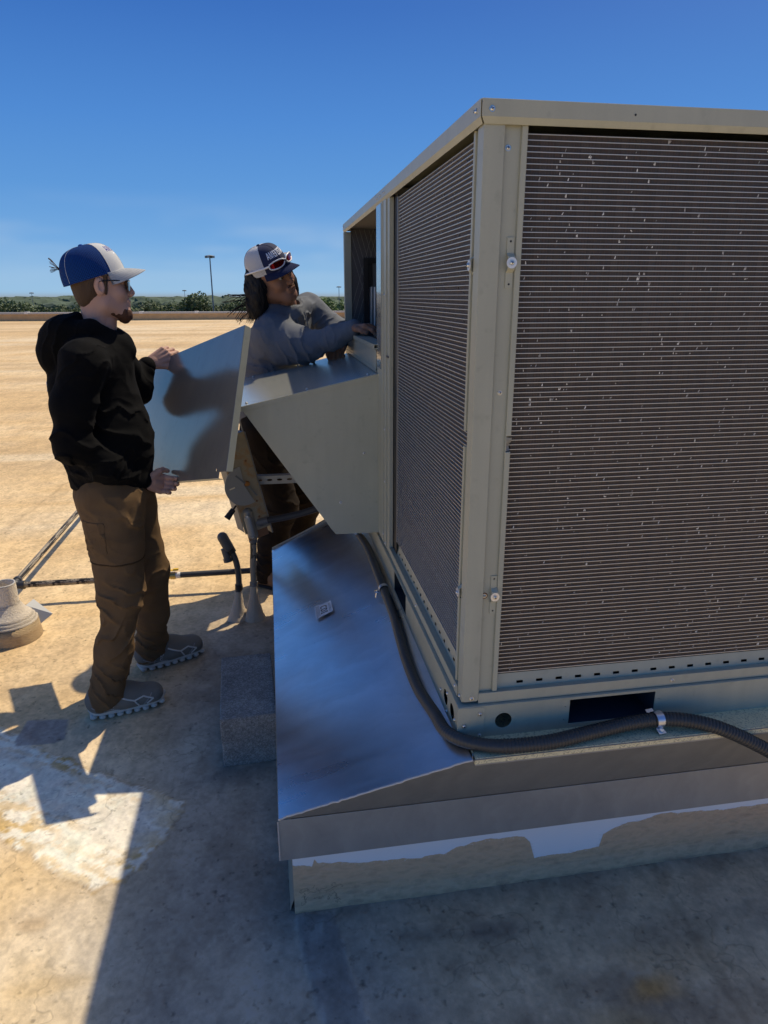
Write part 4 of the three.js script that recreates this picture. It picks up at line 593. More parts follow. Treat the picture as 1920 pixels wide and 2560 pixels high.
// tapered capsule, optionally flattened by s along direction f
function cap(a, b, ra, rb = ra, f, s = 1) { a = arr(a); b = arr(b); const d = sub3(b, a), dd = Math.max(1e-9, dot3(d, d)); if (f) f = V(...arr(f)).normalize().toArray(); const R = Math.max(ra, rb); const bb = [0, 1, 2].map(i => [Math.min(a[i], b[i]) - R, Math.max(a[i], b[i]) + R]);
  const fn = (x, y, z) => { const px = x - a[0], py = y - a[1], pz = z - a[2]; const t = Math.min(1, Math.max(0, (px * d[0] + py * d[1] + pz * d[2]) / dd)); let qx = px - d[0] * t, qy = py - d[1] * t, qz = pz - d[2] * t; if (f) { const k = (qx * f[0] + qy * f[1] + qz * f[2]) * (s - 1); qx += f[0] * k; qy += f[1] * k; qz += f[2] * k; } return Math.sqrt(qx * qx + qy * qy + qz * qz) - (ra + (rb - ra) * t); };
  fn.bb = bb; return fn; }
function ell(c, r, m) { c = arr(c); const inv = m ? m.clone().invert() : null, v = V(), R = Math.max(...r), k = Math.min(...r); const fn = (x, y, z) => { let X = x - c[0], Y = y - c[1], Z = z - c[2]; if (inv) { v.set(X, Y, Z).applyMatrix4(inv); X = v.x; Y = v.y; Z = v.z; } const n = Math.hypot(X / r[0], Y / r[1], Z / r[2]), g = Math.hypot(X / (r[0] * r[0]), Y / (r[1] * r[1]), Z / (r[2] * r[2])); return g > 1e-9 ? n * (n - 1) / g : -k; }; fn.bb = [0, 1, 2].map(i => [c[i] - R, c[i] + R]); return fn; }
const smin = (a, b, k) => { const h = Math.max(k - Math.abs(a - b), 0) / k; return Math.min(a, b) - h * h * k * .25; };
function union(list, k) { const fn = (x, y, z) => { let d = 1e3; for (const f of list) { const b = f.bb; if (b) { const q = Math.max(b[0][0] - x, x - b[0][1], b[1][0] - y, y - b[1][1], b[2][0] - z, z - b[2][1]); if (q > d + k) continue; } const e = f(x, y, z); d = d > 900 ? e : smin(d, e, k); } return d; }; fn.bb = [0, 1, 2].map(i => [Math.min(...list.map(f => f.bb[i][0])), Math.max(...list.map(f => f.bb[i][1]))]); return fn; }
function netMesh(f, h, pad = .02, bb = f.bb) {
  const lo = bb.map(b => b[0] - pad), n = bb.map(b => Math.ceil((b[1] - b[0] + 2 * pad) / h) + 1), [nx, ny, nz] = n; const F = new Float32Array(nx * ny * nz);
  // coarse pass first so that far cells are skipped
  const S = 4; for (let k = 0; k < nz; k += S) for (let j = 0; j < ny; j += S) for (let i = 0; i < nx; i += S) { const d = f(lo[0] + (i + 1.5) * h, lo[1] + (j + 1.5) * h, lo[2] + (k + 1.5) * h); const far = Math.abs(d) > h * S * 1.6 + .02; for (let c = k; c < Math.min(nz, k + S); c++) for (let b = j; b < Math.min(ny, j + S); b++) for (let a = i; a < Math.min(nx, i + S); a++) F[(c * ny + b) * nx + a] = far ? d : f(lo[0] + a * h, lo[1] + b * h, lo[2] + c * h); }
  const id = new Int32Array(nx * ny * nz).fill(-1), pos = [], idx = []; const at = (i, j, k) => F[(k * ny + j) * nx + i];
  for (let k = 0; k < nz - 1; k++) for (let j = 0; j < ny - 1; j++) for (let i = 0; i < nx - 1; i++) {
    let m = 0; const v = []; for (let c = 0; c < 8; c++) { const d = at(i + (c & 1), j + (c >> 1 & 1), k + (c >> 2)); v.push(d); if (d < 0) m |= 1 << c; } if (m === 0 || m === 255) continue;
    let sx = 0, sy = 0, sz = 0, q = 0; for (const [a, b] of EDG) { if ((v[a] < 0) !== (v[b] < 0)) { const t = v[a] / (v[a] - v[b]); sx += (a & 1) + ((b & 1) - (a & 1)) * t; sy += (a >> 1 & 1) + ((b >> 1 & 1) - (a >> 1 & 1)) * t; sz += (a >> 2) + ((b >> 2) - (a >> 2)) * t; q++; } }
    id[(k * ny + j) * nx + i] = pos.length / 3; pos.push(lo[0] + (i + sx / q) * h, lo[1] + (j + sy / q) * h, lo[2] + (k + sz / q) * h);
  }
  const Q = (a, b, c, d, fl) => { if (a < 0 || b < 0 || c < 0 || d < 0) return; fl ? idx.push(a, b, c, a, c, d) : idx.push(a, c, b, a, d, c); }; const I = (i, j, k) => id[(k * ny + j) * nx + i];
  for (let k = 1; k < nz - 1; k++) for (let j = 1; j < ny - 1; j++) for (let i = 1; i < nx - 1; i++) { const s = at(i, j, k) < 0; if (s !== at(i + 1, j, k) < 0) Q(I(i, j - 1, k - 1), I(i, j, k - 1), I(i, j, k), I(i, j - 1, k), s); if (s !== at(i, j + 1, k) < 0) Q(I(i - 1, j, k - 1), I(i - 1, j, k), I(i, j, k), I(i, j, k - 1), s); if (s !== at(i, j, k + 1) < 0) Q(I(i - 1, j - 1, k), I(i, j - 1, k), I(i, j, k), I(i - 1, j, k), s); }
  const g = new THREE.BufferGeometry(); g.setAttribute('position', new THREE.Float32BufferAttribute(pos, 3)); const N = new Float32Array(pos.length), e = h * .5;
  for (let i = 0; i < pos.length; i += 3) { const x = pos[i], y = pos[i + 1], z = pos[i + 2]; const a = f(x + e, y, z) - f(x - e, y, z), b = f(x, y + e, z) - f(x, y - e, z), c = f(x, y, z + e) - f(x, y, z - e), l = Math.hypot(a, b, c) || 1; N[i] = a / l; N[i + 1] = b / l; N[i + 2] = c / l; }
  g.setAttribute('normal', new THREE.BufferAttribute(N, 3)); const uv = new Float32Array(pos.length / 3 * 2); for (let i = 0; i < pos.length / 3; i++) { uv[i * 2] = (pos[i * 3] + pos[i * 3 + 2]) * .9; uv[i * 2 + 1] = pos[i * 3 + 1]; } g.setAttribute('uv', new THREE.BufferAttribute(uv, 2)); g.setIndex(idx); return g;
}
const EDG = [[0, 1], [2, 3], [4, 5], [6, 7], [0, 2], [1, 3], [4, 6], [5, 7], [0, 4], [1, 5], [2, 6], [3, 7]];
// folds of cloth: ridges that run across a limb near joints, plus broad drape
function folds(f, list, drape = .004, seed = 0) { const fn = (x, y, z) => { let d = f(x, y, z); if (d > .05 || d < -.05) return d; let a = (fbm(x * 7 + seed, y * 5, z * 7, 3) - .5) * drape * 2.2; const r = 1 - Math.abs(fbm(x * 9 + seed, y * 13 + x * 3, z * 9 + 7, 2) * 2 - 1); a += (r - .72) * drape * 1.3;
    for (const [c, R, amp, fr, ax] of list) { const q = Math.hypot(x - c[0], y - c[1], z - c[2]) / R; if (q < 1) { const w = (1 - q * q) ** 2; const s = (x * ax[0] + y * ax[1] + z * ax[2]) * fr + (fbm(x * 12, y * 12, z * 12 + seed, 2) - .5) * 5; const rr = 1 - Math.abs(Math.sin(s)); a += w * amp * (Math.pow(rr, 2.6) - .30); } } return d - a; }; fn.bb = f.bb; return fn; }
// a hand: palm, four bent fingers, thumb. W wrist, F towards the fingers, N palm side, T thumb side
function handParts(W, F, N, T, curls, thumb, s = 1) {
  const P = (f, n, t) => W.clone().addScaledVector(F, f * s).addScaledVector(N, n * s).addScaledVector(T, t * s); const L = [];
  const kn = [[.088, .0, .030], [.092, -.002, .010], [.088, .0, -.010], [.080, .003, -.028]], len = [[.043, .026, .022], [.047, .030, .023], [.044, .028, .022], [.034, .021, .019]], rad = [.0098, .0100, .0096, .0084];
  kn.forEach((k, i) => L.push(cap(P(.012, .004, k[2] * .55), P(...k), .0165 * s, .0125 * s)));
  L.push(cap(P(.03, .008, .0), P(.07, .006, -.004), .016 * s, .014 * s));
  kn.forEach((k, i) => { let p = P(...k), a = 0; const sp = (k[2]) * .35; for (let j = 0; j < 3; j++) { a += curls[i][j]; const dir = F.clone().multiplyScalar(Math.cos(a)).addScaledVector(N, Math.sin(a)).addScaledVector(T, sp * (j ? .4 : 2)).normalize(); const q = p.clone().addScaledVector(dir, len[i][j] * s); const r0 = rad[i] * (1 - j * .09) * s; L.push(cap(p, q, r0 * 1.04, r0 * .92)); p = q; } });
  const tb = [P(.018, .006, .022), P(...thumb[0]), P(...thumb[1]), P(...thumb[2])]; L.push(cap(tb[0], tb[1], .0165 * s, .0125 * s), cap(tb[1], tb[2], .0118 * s, .0108 * s), cap(tb[2], tb[3], .0108 * s, .0088 * s));
  L.push(cap(P(-.04, 0, 0), P(.015, .002, 0), .0235 * s, .0235 * s, N, 1.35)); return L;
}
// a head in its own frame: x forward, y up, z to its right; origin between the ears at eye height
function headField(o = {}) {
  const L = [ell([-.014, .030, 0], [.097, .092, .076]), ell([.028, -.028, 0], [.064, .082, .060]), cap([.0, -.068, -.046], [.060, -.097, -.012], .026, .021), cap([.0, -.068, .046], [.060, -.097, .012], .026, .021), cap([.062, -.098, -.01], [.062, -.098, .01], .021),
    cap([-.03, -.03, 0], [-.052, -.20, 0], .056, .060), ell([-.05, -.01, 0], [.055, .07, .062])];
  const base = union(L, .03); const brow = cap([.080, .020, -.030], [.080, .020, .030], .013, .013), nose = cap([.090, .004, 0], [.108, -.030, 0], .0075, .0105), al1 = cap([.098, -.037, -.009], [.100, -.036, .009], .0088), cheek = union([ell([.058, -.030, -.040], [.024, .022, .02]), ell([.058, -.030, .040], [.024, .022, .02])], .01);
  const lu = cap([.090, -.060, -.016], [.090, -.060, .016], .0075), ll = cap([.087, -.072, -.014], [.087, -.072, .014], .0078);
  const ears = [-1, 1].map(s => union([ell([-.014, -.008, s * .078], [.019, .031, .0075]), cap([-.006, -.012, s * .070], [-.010, -.02, s * .076], .010)], .008)), dent = [-1, 1].map(s => ell([-.009, -.006, s * .087], [.010, .018, .007]));
  const eyeS = [-1, 1].map(s => ell([.094, -.002, s * .031], [.016, .013, .019])), mouth = ell([.101, -.066, 0], [.010, .0022, .024]);
  const fn = (x, y, z) => { let d = base(x, y, z); d = smin(d, brow(x, y, z), .02); d = smin(d, cheek(x, y, z), .02); for (const e of eyeS) d = Math.max(d, -e(x, y, z)) + 0, d = d; d = smin(d, nose(x, y, z), .012); d = smin(d, al1(x, y, z), .010); d = smin(d, lu(x, y, z), .009); d = smin(d, ll(x, y, z), .009); d = Math.max(d, -mouth(x, y, z)); for (let i = 0; i < 2; i++) { let e = ears[i](x, y, z); e = Math.max(e, -dent[i](x, y, z)); d = smin(d, e, .006); } return d; };
  fn.bb = [[-.125, .125], [-.22, .13], [-.095, .095]]; return fn;
}
const skinBump = rep(bumpTex, 30);
function skinMat(c) { return new THREE.MeshPhysicalMaterial({ color: new THREE.Color().setRGB(...c), roughness: .55, bumpMap: skinBump, bumpScale: .0004, specularIntensity: .5 }); }
function clothMat(c, o = {}) { return new THREE.MeshPhysicalMaterial({ color: new THREE.Color().setRGB(...c), roughness: .92, specularIntensity: .25, sheen: o.sheen ?? .25, sheenRoughness: .6, sheenColor: new THREE.Color().setRGB(...c.map(v => Math.min(1, v * 2 + .04))), bumpMap: rep(clothBump, o.w ?? 5), bumpScale: o.b ?? .0006, map: rep(speckTex, 2.5), ...(o.extra || {}) }); }
const place = (g, m) => { g.applyMatrix4(m); return g; };
// a cap with a tall front panel, a mesh back, stitched brim and button
const meshBack = dataTex(256, (u, v) => { const a = (u * 32) % 1, b = (v * 32) % 1; const hole = Math.abs(a - .5) < .28 && Math.abs(b - .5) < .28 ? .55 : 1; return [hole, hole, hole]; });
function capParts(p, M4, frontMat, backMat, brimTop, brimUnder, buttonMat, droop) {
  const A = .106, Bh = .110, C = .086, shell = (off) => (az, t) => { const c = Math.pow(Math.cos(t), .62), s = Math.pow(Math.sin(t), .95); const k = 1 + off; const fr = Math.cos(az) > 0 ? 1 + .02 * Math.cos(az) : 1; return V(Math.cos(az) * A * c * k * fr, s * Bh * k - .004, Math.sin(az) * C * c * k); };
  const sec = (a0, a1, nu, name, mat) => { const o = shell(0), i = shell(-.025); const g = quadGrid((u, v) => o(mix(a0, a1, 1 - u), v * Math.PI / 2 * .995), nu, 22), gi = quadGrid((u, v) => i(mix(a0, a1, u), v * Math.PI / 2 * .995), nu, 22); return [g, gi]; };
  const fa = .98; const fr = sec(-fa, fa, 40, 'front'), bk = sec(fa, Math.PI * 2 - fa, 56, 'back');
  part('cap_front', fr.slice(0, 1).map(g => place(g, M4)), frontMat, p); part('cap_back', bk.map(g => place(g, M4)), backMat, p);
  const rim = (az) => shell(0)(az, .02); const ba = 1.12;
  const brim = (dy) => (u, v) => { const az = mix(-ba, ba, u), r = rim(az), w = Math.cos(az / ba * Math.PI / 2); const out = .068 * Math.pow(Math.max(0, w), .55); const q = r.clone(); q.x += out * v * (0.98); q.z += Math.sin(az) * .010 * v * w; q.y += -.004 - (droop ?? 0) * v - Math.pow(Math.abs(q.z) / .085, 2) * .020 * v - .006 * v * v + dy + .004 * (1 - v); return q; };
  const bt = quadGrid(brim(.0012), 48, 12), bu = quadGrid((u, v) => brim(-.0016)(1 - u, v), 48, 12); const ed = quadGrid((u, v) => brim(mix(.0012, -.0016, v))(u, 1), 48, 1);
  const b = part('brim', [place(bt, M4), place(ed, M4)], brimTop, p); part('brim_underside', place(bu, M4), brimUnder, p);
  for (let k = 1; k < 7; k++) { const pts = []; for (let i = 0; i <= 30; i++) pts.push(brim(.0014)(i / 30 * .96 + .02, k / 7).applyMatrix4(M4)); part('stitching', tube(pts, .00045, 40, 4), brimTop, b); }
  const bm = new THREE.SphereGeometry(.008, 14, 8); bm.scale(1, .6, 1); bm.translate(0, Bh - .003, 0); part('button', place(bm, M4), buttonMat, p);
  const seam = []; for (const az of [-fa, fa, -.0001, Math.PI - .7, Math.PI + .7]) { const pts = []; for (let i = 0; i <= 16; i++) pts.push(shell(.004)(az, .03 + i / 16 * 1.5).applyMatrix4(M4)); seam.push(tube(pts, .0007, 30, 4)); } part('cap_seams', seam, frontMat, p);
}
function letteredCloth(base, text, ink, o) { return canvasTex(512, 256, (c, W, H) => { c.fillStyle = base; c.fillRect(0, 0, W, H); const r = rng(8); for (let i = 0; i < 4000; i++) { c.fillStyle = `rgba(${r() < .5 ? 0 : 255},${r() < .5 ? 0 : 255},${r() < .5 ? 0 : 255},.025)`; c.fillRect(r() * W, r() * H, 3, 1); } c.font = 'bold ' + o.size + 'px sans-serif'; c.textAlign = 'center'; c.fillStyle = ink; c.save(); c.translate(o.x, o.y); c.scale(o.sx, 1); c.fillText(text, 0, 0); c.restore(); if (o.sub) { c.fillStyle = o.sub; c.fillRect(o.x - 95, o.y + 12, 190, 7); } }); }
function shoe(p, heel, toe, name) { // trainer with a lobed sole
  const d = toe.clone().sub(heel); d.y = 0; const Ln = d.length(); d.normalize(); const side = V(-d.z, 0, d.x).negate(); const m = new THREE.Matrix4().makeBasis(d, V(0, 1, 0), d.clone().cross(V(0, 1, 0))).setPosition(heel); const s = Ln / .30;
  const up = union([cap([.045, .070, 0], [.06, .115, 0], .043, .040, [0, 0, 1], 1.1), cap([.045, .066, 0], [.14, .070, .002], .041, .044, [0, 0, 1], .98), cap([.14, .058, .002], [.245, .046, .006], .044, .030, [0, 0, 1], .82), cap([.05, .055, 0], [.23, .045, .005], .040, .036, [0, 0, 1], .85)], .03);
  const tongue = cap([.085, .10, 0], [.165, .078, .002], .022, .020); const cut = ell([.05, .155, 0], [.042, .04, .032]);
  const upf = (x, y, z) => { let e = smin(up(x, y, z), tongue(x, y, z), .02); e = Math.max(e, .026 - y); e = Math.max(e, -cut(x, y, z)); return e; }; upf.bb = [[-.01, .295], [.0, .165], [-.06, .06]];
  const T = g => { g.scale(s, s, s); g.applyMatrix4(m); return g; };
  const grp = part(name, T(netMesh(upf, .0042, .012)), clothMat([.25, .23, .195], { b: .001, w: 14, sheen: .1 }), p);
  const solem = std([.62, .58, .51], .7); const wAt = x => .030 + .017 * Math.sin(Math.min(1, Math.max(0, x / .29)) * Math.PI * .93 + .16) + (x > .18 ? .004 : 0), outline = []; for (let i = 0; i <= 28; i++) { const x = .002 + .284 * i / 28, e = Math.min(1, Math.sqrt(Math.min(i, 28 - i) / 2.6)); outline.push([x, (wAt(x)) * e + .001]); } for (let i = 28; i >= 0; i--) outline.push([outline[i][0], -outline[i][1]]);
  const mid = new THREE.ExtrudeGeometry(new THREE.Shape(outline.map(q => new THREE.Vector2(q[0], q[1]))), { depth: .010, bevelEnabled: true, bevelSize: .001, bevelThickness: .002, bevelSegments: 2 }); mid.rotateX(-Math.PI / 2); mid.translate(0, .020, 0);
  { const q = mid.attributes.position; for (let i = 0; i < q.count; i++) { const x = q.getX(i); q.setY(i, q.getY(i) + .011 * Math.pow(Math.max(0, (x - .22) / .075), 2) + .006 * Math.pow(Math.max(0, (.05 - x) / .05), 2)); } mid.computeVertexNormals(); }
  part('sole', T(boxUV(mid)), solem, grp);
  for (let i = 0; i < 9; i++) { const x = .018 + i * .031, w = wAt(x) * (i === 0 || i === 8 ? .82 : 1), lift = .011 * Math.pow(Math.max(0, (x - .22) / .075), 2); const pod = new THREE.CapsuleGeometry(.0095, w * 1.9, 5, 12); pod.rotateX(Math.PI / 2); pod.scale(1.35, 1.0, 1); pod.translate(x, .0105 + lift, 0); const g = T(boxUV(pod)); part('sole_pod', g, solem, grp); }
  const lace = []; for (const s2 of [1, -1]) { lace.push([[.115, .085, s2 * .038], [.165, .060, s2 * .049], [.180, .034, s2 * .052]], [[.165, .06, s2 * .049], [.20, .067, s2 * .034], [.235, .05, s2 * .036]], [[.235, .05, s2 * .036], [.21, .034, s2 * .047]]); } const onUp = q => { const a = []; for (let i = 0; i <= 8; i++) { const t = i / 8 * (q.length - 1), k = Math.min(q.length - 2, Math.floor(t)), f = t - k; const p0 = [0, 1, 2].map(c => mix(q[k][c], q[k + 1][c], f)); let z = p0[2], sg = Math.sign(z) || 1; for (let s3 = .09; s3 > 0; s3 -= .001) if (upf(p0[0], p0[1], sg * s3) < 0) { z = sg * (s3 + .001); break; } a.push([p0[0], p0[1], z]); } return a; };
  part('side_band', lace.map(q => T(tube(onUp(q), .0032, 24, 6))), std([.62, .60, .55], .7), grp);
  part('toe_seam', [T(tube(onUp([[.232, .07, .02], [.215, .05, .04], [.20, .034, .05]]), .0022, 16, 6)), T(tube(onUp([[.03, .085, .04], [.06, .06, .05], [.055, .034, .05]]), .0022, 16, 6)), T(tube(onUp([[.015, .06, .03], [.05, .045, .045], [.11, .034, .05]]), .0022, 16, 6))], std([.33, .31, .28], .7), grp);
  { const ring = (cx, cy, r0, a0, a1) => { const q = []; for (let i = 0; i <= 10; i++) { const a = mix(a0, a1, i / 10); q.push([cx + Math.cos(a) * r0, cy + Math.sin(a) * r0, .05]); } return q; }; part('shoe_logo', [ring(.088, .066, .0065, 0, 6.28), ring(.086, .046, .0065, .8, 5.5), [[.084, .060, .05], [.080, .057, .05]]].map(q => T(tube(onUp(q), .0013, 20, 5))), std([.62, .60, .55], .7), grp); }
  part('laces', [0, 1, 2, 3].map(i => T(tube([[.105 + i * .02, .112 - i * .009, -.022], [.110 + i * .02, .120 - i * .010, 0], [.105 + i * .02, .112 - i * .009, .022]], .0024, 10, 6))), std([.24, .23, .21], .8), grp);
  return { T, grp };
}
// ---------------------------------------- worker in black
{
  const p = thing('person', 'worker in black hoodie, brown work trousers and blue mesh cap holding a metal panel', 'person', [-1.1, 0, -1.13]);
  const fw = V(.976, 0, -.218), rt = V(.218, 0, .976);
  const PELV = [-1.112, .90, -1.13], CH = [-1.120, 1.30, -1.145], NB = [-1.085, 1.455, -1.15];
  const shR = [-1.105, 1.395, -.955], elR = [-1.165, 1.125, -.905], wrR = [-.978, .932, -1.098], shL = [-1.085, 1.40, -1.335], elL = [-1.045, 1.235, -1.50], wrL = [-.985, 1.340, -1.520];
  const hipR = [-1.115, .90, -1.055], knR = [-1.082, .515, -.985], anR = [-1.188, .095, -.955], hipL = [-1.09, .90, -1.205], knL = [-1.032, .50, -1.235], anL = [-1.048, .09, -1.325];
  const skin = skinMat([.56, .335, .25]);
  // hands: right pinches the lower edge, left the upper edge of the panel
  const eB = PC.BR.clone().lerp(PC.BL, .50), eT = PC.TR.clone().lerp(PC.TL, .70);
  const hR = (() => { const W = V(...wrR).add(V(.008, -.004, -.006)); const F = eB.clone().add(V(-.012, -.012, .006)).sub(W).normalize(); const T0 = PV.clone().multiplyScalar(.9).add(V(0, .3, .1)); const T = T0.addScaledVector(F, -T0.dot(F)).normalize(), N = T.clone().cross(F).normalize(); if (N.dot(PN) > 0) N.negate(); return handParts(W, F, N, T, [[1.0, 1.0, .6], [1.05, 1.0, .6], [1.1, 1.0, .6], [1.15, 1.0, .6]], [[.052, .006, .048], [.084, -.006, .058], [.112, -.006, .058]], 1.0); })();
  const hL = (() => { const W = V(...wrL).add(V(.01, .003, -.004)); const F = eT.clone().add(V(.0, .016, .0)).sub(W).normalize(); const T0 = V(.2, -1, .35); const T = T0.addScaledVector(F, -T0.dot(F)).normalize(); let N = F.clone().cross(T).normalize(); if (N.dot(PN) < 0) N.negate(); N.negate(); return handParts(W, F, N, T, [[.55, 1.15, .7], [.6, 1.1, .7], [.65, 1.1, .7], [.7, 1.1, .7]], [[.050, .004, .046], [.078, .004, .050], [.103, .010, .042]], .95); })();
  const headM = new THREE.Matrix4().makeBasis(fw, V(0, 1, 0), rt).setPosition(-1.052, 1.657, -1.150); headM.multiply(new THREE.Matrix4().makeRotationZ(.02)).multiply(new THREE.Matrix4().makeScale(.90, 1, 1));
  const core = union([cap(PELV, CH, .115, .12, fw, 1.2), cap(NB, [-1.07, 1.55, -1.15], .058, .054), cap(shR, elR, .045, .037), cap(elR, wrR, .036, .026), cap(shL, elL, .045, .037), cap(elL, wrL, .036, .026), cap(shR, shL, .06), cap(hipR, knR, .075, .05), cap(knR, anR, .05, .035), cap(hipL, knL, .075, .05), cap(knL, anL, .05, .035)], .03);
  part('body', [netMesh(core, .014, .03), place(netMesh(headField(), .0034, .006), headM), netMesh(union(hR, .0055), .0028, .008), netMesh(union(hL, .0055), .0028, .008)], skin, p);
  const hd = g => place(g, headM);
  // short brown hair under the cap, small tuft through the cap's strap, beard
  const hairM = std([.075, .041, .020], .75, { bumpMap: rep(dataTex(256, (u, v) => { const k = pfbm(u, v, 4, 4, 501, 24); return [k, k, k]; }, false), 10), bumpScale: .002 });
  const hairF = (() => { const sk = union([ell([-.018, .022, 0], [.102, .096, .0815]), ell([-.052, -.020, 0], [.0615, .078, .068])], .02); const neckCut = cap([.06, -.18, 0], [.06, .2, 0], .074); const f = (x, y, z) => { let d = sk(x, y, z) - .001 + (fbm(x * 60, y * 14, z * 60, 3) - .5) * .005; d = Math.max(d, -(y + .088 + x * .15)); const line = -.012 - .0 * y + (y > .012 ? (y - .012) * 2.2 : 0) + (y < -.045 ? (y + .045) * .5 : 0); d = Math.max(d, x - line); const ear = ell([-.010, -.008, Math.sign(z) * .082], [.026, .037, .03]); d = Math.max(d, -ear(x, y, z)); return d; }; f.bb = [[-.13, .06], [-.1, .06], [-.095, .095]]; return f; })();
  part('hair', hd(netMesh(hairF, .0034, .006)), hairM, p);
  const side = union([cap([.012, .028, .0735], [.006, -.030, .0725], .009, .006), cap([.012, .028, -.0735], [.006, -.030, -.0725], .009, .006)], .01); part('sideburns', hd(netMesh(side, .003, .008)), hairM, p);
  const beardF = (() => { const b = union([cap([.062, -.098, -.014], [.062, -.098, .014], .027, .027), cap([.020, -.092, -.040], [.062, -.103, -.012], .015, .023), cap([.020, -.092, .040], [.062, -.103, .012], .015, .023), cap([.068, -.116, 0], [.080, -.108, 0], .020, .016)], .02); const must = cap([.092, -.053, -.019], [.092, -.053, .019], .0065); const lip = ell([.105, -.066, 0], [.026, .0125, .017]); const f = (x, y, z) => { let d = b(x, y, z) + (fbm(x * 90, y * 40, z * 90, 3) - .5) * .007; d = Math.max(d, y + .076 - (.05 - x) * .35); return d; }; f.bb = [[-.02, .13], [-.16, -.03], [-.07, .07]]; return f; })();
  part('beard', hd(netMesh(beardF, .0032, .006)), std([.095, .038, .018], .8), p);
  const r = rng(61), tuft = []; for (let i = 0; i < 15; i++) { const e = [-.176 - r() * .012, .066 + (r() - .5) * .055, (r() - .5) * .04]; tuft.push(tube([[-.142, .050, (r() - .5) * .006], [-.152, .054 + (r() - .5) * .008, (r() - .5) * .010], [mix(-.152, e[0], .6), mix(.054, e[1], .7), e[2] * .6], e], .0006 + r() * .0005, 8, 4)); } part('hair_tuft', hd(mergeAll(tuft)), hairM, p);
  part('hair_tie', hd(cyl([-.138, .049, 0], [-.146, .052, 0], .006, .006, 10)), M.black, p);
  // cap
  const capM = headM.clone().multiply(new THREE.Matrix4().makeTranslation(-.030, .026, 0)).multiply(new THREE.Matrix4().makeScale(1.14, 1.02, 1.0)).multiply(new THREE.Matrix4().makeRotationZ(.27));
  const blue = new THREE.MeshPhysicalMaterial({ color: new THREE.Color().setRGB(.009, .062, .26), roughness: .8, specularIntensity: .3, map: rep(meshBack, 2.4, 1.2), bumpMap: rep(meshBack, 2.4, 1.2), bumpScale: .0012 });
  const greyC = [.60, .60, .59];
  const frontTex = letteredCloth('#cfcfcc', 'AMERISTAR', '#26268a', { size: 62, x: 256, y: 150, sx: 1.0, sub: '#f5f5f5' });
  capParts(p, capM, new THREE.MeshPhysicalMaterial({ map: frontTex, roughness: .85 }), blue, clothMat([.55, .56, .56]), clothMat([.30, .32, .34]), clothMat([.03, .1, .4]), .014);
  part('cap_strap', hd(tube([[-.132, .010, -.022], [-.139, .006, 0], [-.132, .010, .022]], .004, 12, 6)), clothMat([.02, .05, .2]), p);
  // sunglasses
  const glM = std([.006, .006, .008], .12, { metalness: .2 }), gl = part('sunglasses', hd(mergeAll([tube([[.092, .010, -.064], [.100, .012, -.03], [.103, .010, 0], [.100, .012, .03], [.092, .010, .064]], .0026, 30, 6), tube([[.092, .010, .066], [.04, .012, .0775], [-.008, .010, .0815], [-.02, .0, .0815]], .0022, 30, 6), tube([[.092, .010, -.066], [.04, .012, -.0775], [-.008, .010, -.0815], [-.02, .0, -.0815]], .0022, 30, 6)])), glM, p);
  for (const s of [-1, 1]) { const ln = quadGrid((u, v) => { const a = u * Math.PI * 2, q = Math.pow(Math.abs(Math.cos(a)), .6) * Math.sign(Math.cos(a)) * v, t = Math.pow(Math.abs(Math.sin(a)), .6) * Math.sign(Math.sin(a)) * v; const z = s * (.036 + q * .028); return V(.1035 - Math.pow(Math.abs(z) / .066, 2) * .014, -.003 + t * .022 - Math.abs(q) * .001, z); }, 28, 4); part('lens', hd(ln), new THREE.MeshPhysicalMaterial({ color: new THREE.Color().setRGB(.012, .010, .009), roughness: .06, specularIntensity: 1, side: THREE.DoubleSide }), gl); }
  // black hoodie: body, hood lying on the back, sleeves with cuffs, waistband
  const blk = clothMat([.005, .005, .0056], { sheen: .16, w: 6, b: .0008, extra: { sheenColor: new THREE.Color().setRGB(.10, .10, .11) } });
  const torso = union([cap([-1.100, .93, -1.13], [-1.105, 1.10, -1.135], .150, .160, rt, 1.06), cap([-1.105, 1.10, -1.135], [-1.128, 1.29, -1.145], .158, .146, rt, .90), cap([-1.128, 1.30, -1.145], [-1.108, 1.405, -1.15], .136, .098), cap(shR, [-1.105, 1.415, -1.15], .078, .098), cap(shL, [-1.10, 1.415, -1.15], .076, .098)], .07);
  const armR = union([cap(shR, [-1.150, 1.255, -.925], .080, .072), cap([-1.150, 1.255, -.925], elR, .072, .066), cap(elR, [-1.075, 1.03, -.985], .064, .056), cap([-1.075, 1.03, -.985], [-.998, .947, -1.080], .056, .041), cap([-1.08, 1.02, -.98], [-1.04, .985, -1.02], .059, .052)], .035);
  const armL = union([cap(shL, elL, .080, .068), cap(elL, [-1.005, 1.310, -1.515], .064, .048)], .035);
  const hood = union([cap([-1.09, 1.50, -1.05], [-1.205, 1.485, -1.10], .036, .050), cap([-1.09, 1.50, -1.25], [-1.205, 1.485, -1.20], .036, .050), cap([-1.195, 1.49, -1.08], [-1.235, 1.41, -1.10], .056, .058), cap([-1.195, 1.49, -1.20], [-1.235, 1.41, -1.18], .056, .058), cap([-1.238, 1.43, -1.12], [-1.236, 1.345, -1.12], .056, .034), cap([-1.15, 1.535, -1.12], [-1.225, 1.49, -1.12], .030, .046), cap([-1.09, 1.50, -1.06], [-1.015, 1.455, -1.115], .034, .028), cap([-1.09, 1.50, -1.24], [-1.015, 1.455, -1.175], .034, .028), cap([-1.015, 1.455, -1.145], [-.99, 1.42, -1.145], .038, .03)], .035);
  const band = union([cap([-1.100, .905, -1.13], [-1.100, .945, -1.13], .142, .148, rt, 1.10)], .01);
